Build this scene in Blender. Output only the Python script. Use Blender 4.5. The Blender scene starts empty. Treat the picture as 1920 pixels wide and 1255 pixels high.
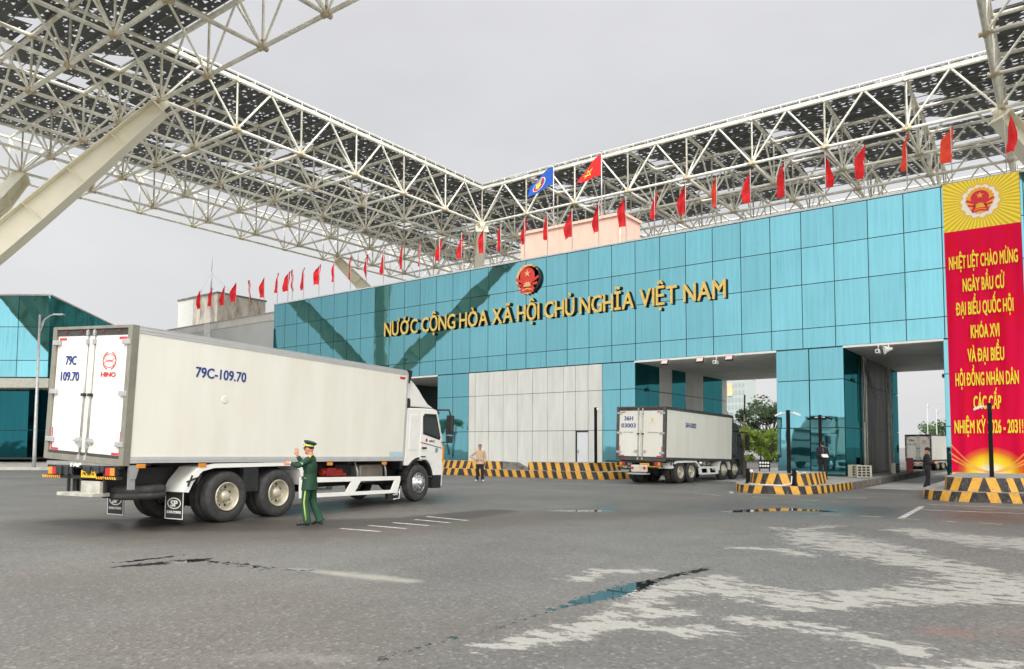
import bpy, math, random
import numpy as np
from mathutils import Vector, Matrix
random.seed(7)
R = math.radians
scn = bpy.context.scene
COL = scn.collection

# ------------------------------------------------------------------ camera
CAMZ = 1.65
yaw, pitch, roll, F, PY = 0.6368145, 0.0566652, 0.0033288, 1399.35, 757.0
f_ = Vector((-math.sin(yaw) * math.cos(pitch), math.cos(yaw) * math.cos(pitch), math.sin(pitch)))
r_ = Vector((math.cos(yaw), math.sin(yaw), 0)); u_ = r_.cross(f_)
r2 = r_ * math.cos(roll) + u_ * math.sin(roll); u2 = u_ * math.cos(roll) - r_ * math.sin(roll)
cam_d = bpy.data.cameras.new('camera'); cam = bpy.data.objects.new('camera', cam_d); COL.objects.link(cam)
cam_d.sensor_width = 36; cam_d.lens = F / 1920 * 36; cam_d.shift_y = (PY - 627.5) / 1920
cam_d.clip_start = 0.1; cam_d.clip_end = 6000
m3 = Matrix((r2, u2, -f_)).transposed().to_4x4(); m3.translation = (0, 0, CAMZ); cam.matrix_world = m3
scn.camera = cam

# ------------------------------------------------------------------ sky and sun (overcast)
SUN_EL, SUN_AZ = R(42), R(138)          # azimuth clockwise from +y: behind the camera
w = bpy.data.worlds.new("World"); scn.world = w; w.use_nodes = True
nt = w.node_tree; nt.nodes.clear(); N = nt.nodes.new; Lk = nt.links.new
out = N('ShaderNodeOutputWorld'); bg = N('ShaderNodeBackground'); bg.inputs[1].default_value = 0.1
sky = N('ShaderNodeTexSky'); sky.sky_type = 'NISHITA'; sky.sun_disc = False
sky.sun_elevation = SUN_EL; sky.sun_rotation = SUN_AZ; sky.dust_density = 3
tc = N('ShaderNodeTexCoord'); sep = N('ShaderNodeSeparateXYZ'); Lk(tc.outputs['Generated'], sep.inputs[0])
ramp = N('ShaderNodeValToRGB'); Lk(sep.outputs[2], ramp.inputs[0])
el = ramp.color_ramp.elements
el[0].position = 0.0; el[0].color = (.79, .79, .795, 1)
el[1].position = 1.0; el[1].color = (1.0, 1.0, 1.0, 1)
e = el.new(.10); e.color = (.79, .79, .80, 1)
e = el.new(.30); e.color = (.745, .75, .765, 1)
e = el.new(.50); e.color = (.73, .73, .755, 1)
noi = N('ShaderNodeTexNoise'); noi.inputs['Scale'].default_value = 2.2; noi.inputs['Detail'].default_value = 4
mp = N('ShaderNodeMapping'); mp.inputs['Scale'].default_value = (1, 1, 2.4)
Lk(tc.outputs['Generated'], mp.inputs[0]); Lk(mp.outputs[0], noi.inputs['Vector'])
mr = N('ShaderNodeMapRange'); mr.inputs[1].default_value = .3; mr.inputs[2].default_value = .7
mr.inputs[3].default_value = .91; mr.inputs[4].default_value = 1.09; Lk(noi.outputs[0], mr.inputs[0])
# overcast: zenith three times brighter than the horizon
zr = N('ShaderNodeMapRange'); zr.interpolation_type = 'SMOOTHSTEP'
zr.inputs[1].default_value = .50; zr.inputs[2].default_value = .95; zr.inputs[3].default_value = 10.0; zr.inputs[4].default_value = 24
Lk(sep.outputs[2], zr.inputs[0])
mm = N('ShaderNodeMath'); mm.operation = 'MULTIPLY'; Lk(mr.outputs[0], mm.inputs[0]); Lk(zr.outputs[0], mm.inputs[1])
# unseen sky on the sun's side, brightened to light the truck and walls
dp = N('ShaderNodeVectorMath'); dp.operation = 'DOT_PRODUCT'; Lk(tc.outputs['Generated'], dp.inputs[0]); dp.inputs[1].default_value = (math.sin(SUN_AZ), math.cos(SUN_AZ), .15)
br = N('ShaderNodeMapRange'); br.interpolation_type = 'SMOOTHSTEP'; br.inputs[1].default_value = -.35; br.inputs[2].default_value = 1.05; br.inputs[3].default_value = 1; br.inputs[4].default_value = 3.5
Lk(dp.outputs['Value'], br.inputs[0]); mm2 = N('ShaderNodeMath'); mm2.operation = 'MULTIPLY'; Lk(mm.outputs[0], mm2.inputs[0]); Lk(br.outputs[0], mm2.inputs[1]); mm = mm2
vm = N('ShaderNodeVectorMath'); vm.operation = 'SCALE'; Lk(ramp.outputs[0], vm.inputs[0]); Lk(mm.outputs[0], vm.inputs['Scale'])
mix = N('ShaderNodeMix'); mix.data_type = 'RGBA'; mix.inputs[0].default_value = .97
Lk(sky.outputs[0], mix.inputs[6]); Lk(vm.outputs[0], mix.inputs[7]); Lk(mix.outputs[2], bg.inputs[0]); Lk(bg.outputs[0], out.inputs[0])
sd = bpy.data.lights.new('sun', 'SUN'); sd.energy = 1.5; sd.angle = R(18); sd.color = (1, .965, .90)
sun = bpy.data.objects.new('sun', sd); COL.objects.link(sun)
sdir = Vector((math.sin(SUN_AZ) * math.cos(SUN_EL), math.cos(SUN_AZ) * math.cos(SUN_EL), math.sin(SUN_EL)))
sun.rotation_euler = sdir.to_track_quat('Z', 'Y').to_euler(); sun.location = sdir * 60
vs = scn.view_settings; vs.view_transform = 'Standard'; vs.look = 'None'; vs.exposure = 0.0; vs.gamma = 1
scn.cycles.max_bounces = 8; scn.cycles.transparent_max_bounces = 16
try: scn.cycles.use_denoising = True
except Exception: pass

# ------------------------------------------------------------------ materials
def math_(nt, op, a, b=0.0, c=None):
    n = nt.nodes.new('ShaderNodeMath'); n.operation = op
    for i, v in enumerate((a, b, c)):
        if v is None: continue
        if isinstance(v, (int, float)): n.inputs[i].default_value = v
        else: nt.links.new(v, n.inputs[i])
    return n.outputs[0]
def newmat(name):
    m = bpy.data.materials.new(name); m.use_nodes = True
    return m, m.node_tree, m.node_tree.nodes['Principled BSDF']
def mixc(nt, fac, a, b):
    n = nt.nodes.new('ShaderNodeMix'); n.data_type = 'RGBA'
    for i, v in ((0, fac), (6, a), (7, b)):
        if isinstance(v, (int, float)): n.inputs[i].default_value = v
        elif isinstance(v, tuple): n.inputs[i].default_value = (*v[:3], 1)
        else: nt.links.new(v, n.inputs[i])
    return n.outputs[2]
def noise(nt, scale, detail=4, rough=.55, vec=None, stretch=None):
    n = nt.nodes.new('ShaderNodeTexNoise'); n.inputs['Scale'].default_value = scale
    n.inputs['Detail'].default_value = detail; n.inputs['Roughness'].default_value = rough
    if vec is None:
        t = nt.nodes.new('ShaderNodeTexCoord'); vec = t.outputs['Object']
    if stretch:
        mp = nt.nodes.new('ShaderNodeMapping'); mp.inputs['Scale'].default_value = stretch
        nt.links.new(vec, mp.inputs[0]); vec = mp.outputs[0]
    nt.links.new(vec, n.inputs['Vector']); return n.outputs[0]
def rng(nt, v, a, b, c=0., d=1., smooth=False):
    n = nt.nodes.new('ShaderNodeMapRange'); n.inputs[1].default_value = a; n.inputs[2].default_value = b
    n.inputs[3].default_value = c; n.inputs[4].default_value = d
    if smooth: n.interpolation_type = 'SMOOTHSTEP'
    nt.links.new(v, n.inputs[0]); return n.outputs[0]
_mc = {}
def pm(name, col, rough=.5, metal=0., var=.12, scale=3., dirt=None, stretch=None, bump=0., spec=.5, bscale=60):
    if name in _mc: return _mc[name]
    m, nt, b = newmat(name)
    b.inputs['Roughness'].default_value = rough; b.inputs['Metallic'].default_value = metal
    b.inputs['Specular IOR Level'].default_value = spec
    if var > 0:
        n = noise(nt, scale, 6, .6, stretch=stretch)
        d = dirt or tuple(c * (1 - 2.5 * var) for c in col)
        fac = rng(nt, n, .38, .78, 0, 1)
        c = mixc(nt, fac, tuple(min(1, c * (1 + .25 * var)) for c in col), d)
        nt.links.new(c, b.inputs['Base Color'])
        r = rng(nt, n, .3, .7, max(.02, rough - .08), min(1, rough + .12)); nt.links.new(r, b.inputs['Roughness'])
    else: b.inputs['Base Color'].default_value = (*col, 1)
    if bump > 0:
        bp = nt.nodes.new('ShaderNodeBump'); bp.inputs['Strength'].default_value = bump; bp.inputs['Distance'].default_value = .02
        nt.links.new(noise(nt, bscale, 3), bp.inputs['Height']); nt.links.new(bp.outputs[0], b.inputs['Normal'])
    _mc[name] = m; return m
def srgb(r, g, b):
    f = lambda c: (c / 255 / 12.92 if c <= 10 else ((c / 255 + .055) / 1.055) ** 2.4)
    return (f(r), f(g), f(b))

def glass_mat(name, tint, diff, rough=.025, dirty=.12):
    m, nt, b = newmat(name); nt.nodes.remove(b); o = nt.nodes['Material Output']
    gl = nt.nodes.new('ShaderNodeBsdfGlossy'); gl.inputs['Roughness'].default_value = rough
    df = nt.nodes.new('ShaderNodeBsdfDiffuse')
    gw = nt.nodes.new('ShaderNodeNewGeometry'); bw = nt.nodes.new('ShaderNodeBump'); bw.inputs['Strength'].default_value = 1; bw.inputs['Distance'].default_value = .0035; nt.links.new(noise(nt, .9, 1, .4, vec=gw.outputs['Position']), bw.inputs['Height']); nt.links.new(bw.outputs[0], gl.inputs['Normal'])
    oi = nt.nodes.new('ShaderNodeObjectInfo')
    k = rng(nt, oi.outputs['Random'], 0, 1, .92, 1.05)
    geo0 = nt.nodes.new('ShaderNodeNewGeometry'); k = math_(nt, 'MULTIPLY', k, rng(nt, noise(nt, 1.0, 6, .65, vec=geo0.outputs['Position'], stretch=(7, 7, .22)), .30, .70, .90, 1.07)); k = math_(nt, 'MULTIPLY', k, rng(nt, noise(nt, .25, 3, .5, vec=geo0.outputs['Position']), .3, .7, .95, 1.04))
    v = nt.nodes.new('ShaderNodeVectorMath'); v.operation = 'SCALE'; v.inputs[0].default_value = tint
    nt.links.new(k, v.inputs['Scale']); nt.links.new(v.outputs[0], gl.inputs[0])
    geo = nt.nodes.new('ShaderNodeNewGeometry')
    st = noise(nt, 1.0, 5, .6, vec=geo.outputs['Position'], stretch=(5, 5, .35))
    st2 = noise(nt, .6, 3, .5, vec=geo.outputs['Position'])
    fac = math_(nt, 'MULTIPLY', rng(nt, st, .48, .8), rng(nt, st2, .35, .65))
    fac = math_(nt, 'ADD', math_(nt, 'MULTIPLY', fac, dirty * 3), .06)
    nt.links.new(mixc(nt, st, diff, tuple(min(1, d * 1.9 + .02) for d in diff)), df.inputs[0])
    mx = nt.nodes.new('ShaderNodeMixShader'); nt.links.new(fac, mx.inputs[0])
    nt.links.new(gl.outputs[0], mx.inputs[1]); nt.links.new(df.outputs[0], mx.inputs[2]); nt.links.new(mx.outputs[0], o.inputs[0])
    return m
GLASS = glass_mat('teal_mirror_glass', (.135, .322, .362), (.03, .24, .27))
GLASS_SHADE = glass_mat('shaded_teal_glass', (.010, .065, .075), (.003, .03, .035), dirty=.03)  # darkened copy of the glass: overhang shade and dark reflection in its tint
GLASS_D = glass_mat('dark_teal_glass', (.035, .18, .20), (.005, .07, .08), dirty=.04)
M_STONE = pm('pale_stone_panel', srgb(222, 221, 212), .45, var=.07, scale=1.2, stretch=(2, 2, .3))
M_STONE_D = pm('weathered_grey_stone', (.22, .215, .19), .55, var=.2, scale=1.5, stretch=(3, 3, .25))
M_BACK = pm('dark_mullion', (.012, .035, .04), .4, var=0)
M_CONC = pm('concrete', (.36, .35, .32), .8, var=.16, scale=2.5, bump=.2)
M_CONC_D = pm('stained_concrete', (.22, .2, .17), .85, var=.3, scale=3, bump=.3)
M_WHITE = pm('white_paint', srgb(238, 236, 228), .32, var=.03, scale=1.5)
M_BOX = pm('white_gelcoat', srgb(234, 231, 218), .34, var=.03, scale=1.1, stretch=(1.4, 1.4, .3), dirt=srgb(224, 219, 203))
M_CREAM = pm('cream_steel', srgb(244, 242, 228), .42, var=.06, scale=1.6, dirt=srgb(206, 198, 172))
M_RUST = pm('rusty_joint', srgb(212, 200, 168), .6, var=.15, scale=5, dirt=srgb(160, 130, 96))
M_ALU = pm('dull_aluminium', (.42, .42, .40), .38, .6, var=.1, scale=4)
M_STEEL = pm('galvanised_steel', (.50, .50, .48), .42, .5, var=.12, scale=5)
M_RUBBER = pm('tyre_rubber', (.028, .028, .028), .75, var=.2, scale=8, dirt=(.075, .07, .062), bump=.15)
M_BLACK = pm('black_plastic', (.012, .012, .013), .45, var=.15, scale=6, dirt=(.035, .033, .03))
M_CHASSIS = pm('chassis_black', (.012, .012, .012), .65, var=.3, scale=4, dirt=(.03, .028, .025))
M_RIM = pm('painted_rim', srgb(206, 200, 180), .38, .25, var=.07, scale=5, dirt=srgb(160, 148, 122))
M_CHROME = pm('chrome', (.62, .62, .60), .22, .9, var=.08, scale=8)
M_RED = pm('red_plastic', (.55, .012, .02), .35, var=.06)
M_AMBER = pm('amber_plastic', (.75, .27, .03), .35, var=.05)
M_NAVY = pm('navy_vinyl', (.014, .045, .22), .4, var=.05)
M_REDV = pm('red_vinyl', (.60, .03, .05), .4, var=.05)
M_YEL = pm('yellow_paint', srgb(250, 176, 44), .5, var=.1, scale=5)
M_DKGLASS = pm('cab_glass', (.02, .03, .03), .06, var=0, spec=.8)
M_GREYCAB = pm('dark_grey_cab_paint', (.085, .09, .095), .3, .0, var=.06)
M_GOLD = pm('gold_letter', srgb(240, 202, 104), .42, .0, var=.08, scale=2)
M_LSIDE = pm('black_letter_side', (.012, .011, .008), .5, var=0)
M_SKIN = pm('skin', srgb(196, 136, 106), .5, var=.05, scale=8)
M_POLE = pm('black_pole_paint', (.006, .006, .007), .6, var=.05, spec=.2)
M_PINK = pm('pink_render', srgb(244, 198, 178), .8, var=.05, scale=1.2, stretch=(2, 2, .4))
M_GREYWALL = pm('grey_cladding', srgb(178, 180, 176), .6, var=.05, scale=.4)
M_FLAG = pm('red_flag_cloth', (.72, .012, .016), .75, var=.08, scale=3)
M_FLAGO = pm('orange_red_flag_cloth', (.80, .06, .02), .75, var=.08, scale=3)
M_PALEYEL = pm('yellow_print', srgb(246, 222, 60), .6, var=.0)

# ------------------------------------------------------------------ mesh helpers
class MB:
    def __init__(s): s.v = []; s.f = []; s.m = []; s.s = []; s.a = {}
    def add(s, vs, fs, mi=0, sm=False):
        o = len(s.v); s.v += [tuple(v) for v in vs]
        for f in fs: s.f.append(tuple(i + o for i in f)); s.m.append(mi); s.s.append(sm)
        return s
    def box(s, x0, x1, y0, y1, z0, z1, mi=0):
        v = [(x, y, z) for z in (z0, z1) for y in (y0, y1) for x in (x0, x1)]
        return s.add(v, [(0, 2, 3, 1), (4, 5, 7, 6), (0, 1, 5, 4), (2, 6, 7, 3), (0, 4, 6, 2), (1, 3, 7, 5)], mi)
    def obox(s, c, ax, ay, az, mi=0):
        c, ax, ay, az = map(Vector, (c, ax, ay, az))
        v = [c + ax * i + ay * j + az * k for k in (-1, 1) for j in (-1, 1) for i in (-1, 1)]
        return s.add(v, [(0, 2, 3, 1), (4, 5, 7, 6), (0, 1, 5, 4), (2, 6, 7, 3), (0, 4, 6, 2), (1, 3, 7, 5)], mi)
    def tube(s, pts, rad, n=8, mi=0, sm=True, side=None, caps=True):
        """sweep; rad = number, list of numbers or list of (a, b) half-axes (a along the side vector)"""
        pts = [Vector(p) for p in pts]; k = len(pts)
        if not isinstance(rad, (list, tuple)): rad = [rad] * k
        rad = [(q, q) if isinstance(q, (int, float)) else q for q in rad]
        vs = []; S = Vector(side) if side else None
        for i, p in enumerate(pts):
            d = (pts[min(i + 1, k - 1)] - pts[max(i - 1, 0)]).normalized()
            if S is None:
                S = d.orthogonal().normalized() if abs(d.z) > .99 else Vector((0, 0, 1)).cross(d).normalized()
            S = (S - d * S.dot(d)).normalized(); T = d.cross(S)
            a, b = rad[i]
            for j in range(n):
                t = 2 * math.pi * j / n; vs.append(p + S * (a * math.cos(t)) + T * (b * math.sin(t)))
        fs = [(i * n + j, i * n + (j + 1) % n, (i + 1) * n + (j + 1) % n, (i + 1) * n + j) for i in range(k - 1) for j in range(n)]
        s.add(vs, fs, mi, sm)
        if caps:
            o = len(s.v) - len(vs)
            s.f.append(tuple(o + j for j in reversed(range(n)))); s.m.append(mi); s.s.append(False)
            s.f.append(tuple(o + (k - 1) * n + j for j in range(n))); s.m.append(mi); s.s.append(False)
        return s
    def cap(s, p, q, a, b=None, n=10, mi=0, side=None):
        """capsule-like limb with rounded ends"""
        b = a if b is None else b; p, q = Vector(p), Vector(q); d = (q - p).normalized()
        ra = a if isinstance(a, tuple) else (a, a); rb = b if isinstance(b, tuple) else (b, b)
        sc = lambda r, t: (r[0] * t, r[1] * t)
        pts = [p - d * (ra[1] * .9), p - d * (ra[1] * .6), p, q, q + d * (rb[1] * .6), q + d * (rb[1] * .9)]
        return s.tube(pts, [sc(ra, .35), sc(ra, .8), ra, rb, sc(rb, .8), sc(rb, .35)], n, mi, True, side)
    def lathe(s, prof, o, ax, n=24, mi=0, sm=True, close=False, caps=True):
        o = Vector(o); ax = Vector(ax).normalized(); S = ax.orthogonal().normalized(); T = ax.cross(S)
        vs = []; k = len(prof)
        for r, h in prof:
            for j in range(n):
                t = 2 * math.pi * j / n; vs.append(o + ax * h + S * (r * math.cos(t)) + T * (r * math.sin(t)))
        fs = [(i * n + j, i * n + (j + 1) % n, ((i + 1) % k) * n + (j + 1) % n, ((i + 1) % k) * n + j) for i in range(k if close else k - 1) for j in range(n)]
        s.add(vs, fs, mi, sm)
        if not close and caps:
            ob = len(s.v) - len(vs)
            if prof[0][0] > 1e-4: s.f.append(tuple(ob + j for j in reversed(range(n)))); s.m.append(mi); s.s.append(False)
            if prof[-1][0] > 1e-4: s.f.append(tuple(ob + (k - 1) * n + j for j in range(n))); s.m.append(mi); s.s.append(False)
        return s
    def ell(s, c, r, n=12, mi=0, ax=None):
        c = Vector(c); k = n // 2 + 1; vs = []
        A = ax or Matrix.Identity(3)
        for i in range(k):
            t = math.pi * (i + .02) / (k - 1 + .04)
            for j in range(n):
                p = 2 * math.pi * j / n
                vs.append(c + A @ Vector((r[0] * math.sin(t) * math.cos(p), r[1] * math.sin(t) * math.sin(p), r[2] * math.cos(t))))
        fs = [(i * n + j, (i + 1) * n + j, (i + 1) * n + (j + 1) % n, i * n + (j + 1) % n) for i in range(k - 1) for j in range(n)]
        s.add(vs, fs, mi, True); o = len(s.v) - len(vs)
        s.f.append(tuple(o + j for j in range(n))); s.m.append(mi); s.s.append(True)
        s.f.append(tuple(o + (k - 1) * n + j for j in reversed(range(n)))); s.m.append(mi); s.s.append(True)
        return s
    def prism(s, poly, fn, d0, d1, mi=0):
        """poly = 2-D outline; fn(a, b, d) gives the 3-D point"""
        n = len(poly); vs = [fn(a, b, d0) for a, b in poly] + [fn(a, b, d1) for a, b in poly]
        fs = [tuple(reversed(range(n))), tuple(range(n, 2 * n))] + [(i, (i + 1) % n, n + (i + 1) % n, n + i) for i in range(n)]
        return s.add(vs, fs, mi)
    def build(s, name, mats, parent=None, mtx=None, bevel=0, seg=2, fix=True):
        me = bpy.data.meshes.new(name); me.from_pydata(s.v, [], s.f)
        for m in (mats if isinstance(mats, (list, tuple)) else [mats]): me.materials.append(m)
        me.polygons.foreach_set('material_index', s.m); me.polygons.foreach_set('use_smooth', s.s)
        for k, vals in s.a.items():
            at = me.attributes.new(k, 'FLOAT', 'POINT'); at.data.foreach_set('value', vals)
        me.update()
        o = bpy.data.objects.new(name, me); COL.objects.link(o)
        if parent: o.parent = parent
        if mtx is not None: o.matrix_basis = mtx
        if bevel:
            bm = o.modifiers.new('bevel', 'BEVEL'); bm.width = bevel; bm.segments = seg; bm.limit_method = 'ANGLE'; bm.angle_limit = R(40)
            bm.harden_normals = False
        return o
def tag(o, label=None, cat=None, group=None, kind=None):
    if label: o['label'] = label
    if cat: o['category'] = cat
    if group: o['group'] = group
    if kind: o['kind'] = kind
    return o
def thing(name, label, cat, loc=(0, 0, 0), rz=0, group=None):
    o = bpy.data.objects.new(name, None); COL.objects.link(o); o.location = loc; o.rotation_euler = (0, 0, rz)
    o.empty_display_size = .2
    return tag(o, label, cat, group)
def kids(o): return [c for c in bpy.data.objects if c.parent == o]
def copy_tree(o, parent=None):
    c = o.copy(); COL.objects.link(c)
    if parent: c.parent = parent
    for ch in list(o.children): copy_tree(ch, c)
    return c
def baked(mb, voxel, name, mats, parent=None, smooth=4, mtx=None):
    o = mb.build('tmp', mats)
    rm = o.modifiers.new('r', 'REMESH'); rm.mode = 'VOXEL'; rm.voxel_size = voxel; rm.use_smooth_shade = True
    if smooth:
        sm = o.modifiers.new('s', 'SMOOTH'); sm.iterations = smooth; sm.factor = .5
    dg = bpy.context.evaluated_depsgraph_get(); me = bpy.data.meshes.new_from_object(o.evaluated_get(dg)); me.name = name
    old = o.data; bpy.data.objects.remove(o); bpy.data.meshes.remove(old)
    me.materials.clear()
    for m in (mats if isinstance(mats, (list, tuple)) else [mats]): me.materials.append(m)
    for p in me.polygons: p.use_smooth = True
    q = bpy.data.objects.new(name, me); COL.objects.link(q)
    if parent: q.parent = parent
    if mtx is not None: q.matrix_basis = mtx
    return q
AX_FRONT = Matrix(((1, 0, 0, 0), (0, 0, -1, 0), (0, 1, 0, 0), (0, 0, 0, 1)))      # faces -y, reads along +x
AX_REAR = Matrix(((0, 0, -1, 0), (-1, 0, 0, 0), (0, 1, 0, 0), (0, 0, 0, 1)))      # faces -x, reads along -y
def raw_text(s, size, extrude):
    cu = bpy.data.curves.new('t', 'FONT'); cu.body = s; cu.size = size; cu.extrude = extrude
    cu.align_x = 'LEFT'; cu.align_y = 'BOTTOM_BASELINE'; cu.resolution_u = 3
    o = bpy.data.objects.new('t', cu); COL.objects.link(o)
    dg = bpy.context.evaluated_depsgraph_get(); me = bpy.data.meshes.new_from_object(o.evaluated_get(dg))
    bpy.data.objects.remove(o); bpy.data.curves.remove(cu); return me
def text_mesh(s, size, extrude=.004, off=0., align='LEFT'):
    """outline text; bold weight is built from shifted copies, each a hair deeper than the last.
    The barred D and the horned O are composed by hand: the font's own outlines overlap and fill badly."""
    plain = s.replace('Đ', 'D').replace('Ớ', 'Ó').replace('Ơ', 'O'); me = raw_text(plain, size, extrude); extra = []
    for i, ch in enumerate(s):
        if ch in 'ĐỚƠ':
            m1 = raw_text(plain[:i + 1], size, extrude); m0 = raw_text(plain[i], size, extrude); R1 = max(v.co.x for v in m1.vertices); x0 = [v.co.x for v in m0.vertices]; wd = max(x0) - min(x0); L1 = R1 - wd
            bpy.data.meshes.remove(m1); bpy.data.meshes.remove(m0)
            if ch == 'Đ': extra.append([(L1 - .09 * size, .33 * size), (L1 + wd * .52, .33 * size), (L1 + wd * .52, .41 * size), (L1 - .09 * size, .41 * size)])
            else: extra.append([(R1 - .10 * size, .60 * size), (R1 - .02 * size, .58 * size), (R1 + .06 * size, .68 * size), (R1 + .07 * size, .80 * size), (R1 - .01 * size, .80 * size), (R1 - .02 * size, .70 * size)])
    if extra:
        n = len(me.vertices); V = [tuple(v.co) for v in me.vertices]; Fc = [tuple(p.vertices) for p in me.polygons]; ez = extrude + max(.0005, extrude * .03)
        for poly in extra:
            k = len(poly); o = len(V); V += [(x, y, -ez) for x, y in poly] + [(x, y, ez) for x, y in poly]
            Fc += [tuple(o + i for i in reversed(range(k))), tuple(o + k + i for i in range(k))] + [(o + i, o + (i + 1) % k, o + k + (i + 1) % k, o + k + i) for i in range(k)]
        m2 = bpy.data.meshes.new('t'); m2.from_pydata(V, [], Fc); bpy.data.meshes.remove(me); me = m2
    if off <= 0: return me
    n = len(me.vertices); co = np.empty(n * 3, np.float32); me.vertices.foreach_get('co', co); co = co.reshape(-1, 3)
    fs = [tuple(p.vertices) for p in me.polygons]; V = []; Fc = []
    for k, (dx, dy) in enumerate(((0, 0), (off, 0), (-off, 0), (0, off * .7), (0, -off * .7), (off * .8, off * .6), (-off * .8, off * .6), (off * .8, -off * .6), (-off * .8, -off * .6))):
        c = co.copy(); c[:, 0] += dx; c[:, 1] += dy; c[:, 2] += np.where(c[:, 2] > 0, 1, -1) * max(.0004, extrude * .06) * k
        V += [tuple(map(float, q)) for q in c]; Fc += [tuple(i + k * n for i in f) for f in fs]
    m2 = bpy.data.meshes.new('t'); m2.from_pydata(V, [], Fc); bpy.data.meshes.remove(me); return m2
def text(name, s, capH, m, parent, base, at, width=None, extrude=.003, off=.0, mtx=None, mats=None):
    """capital height capH, optional total width; centred on `at` (baseline)"""
    size = capH / .727; me = text_mesh(s, size, extrude, off * size)
    xs = [v.co.x for v in me.vertices]; wd = max(xs) - min(xs); cx = (max(xs) + min(xs)) / 2
    k = (width / wd) if width else 1
    T = Matrix.Translation(at) @ base @ Matrix.Diagonal((k, 1, 1, 1)) @ Matrix.Translation((-cx, 0, 0))
    me.transform(T); me.materials.clear()
    for q in (mats or [m]): me.materials.append(q)
    if mats and len(mats) > 1:
        me.update(); nrm = (base.to_3x3() @ Vector((0, 0, 1)))
        for p in me.polygons: p.material_index = 0 if p.normal.dot(nrm) > .7 else 1
    o = bpy.data.objects.new(name, me); COL.objects.link(o); o.parent = parent
    if mtx is not None: o.matrix_basis = mtx
    return o

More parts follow.
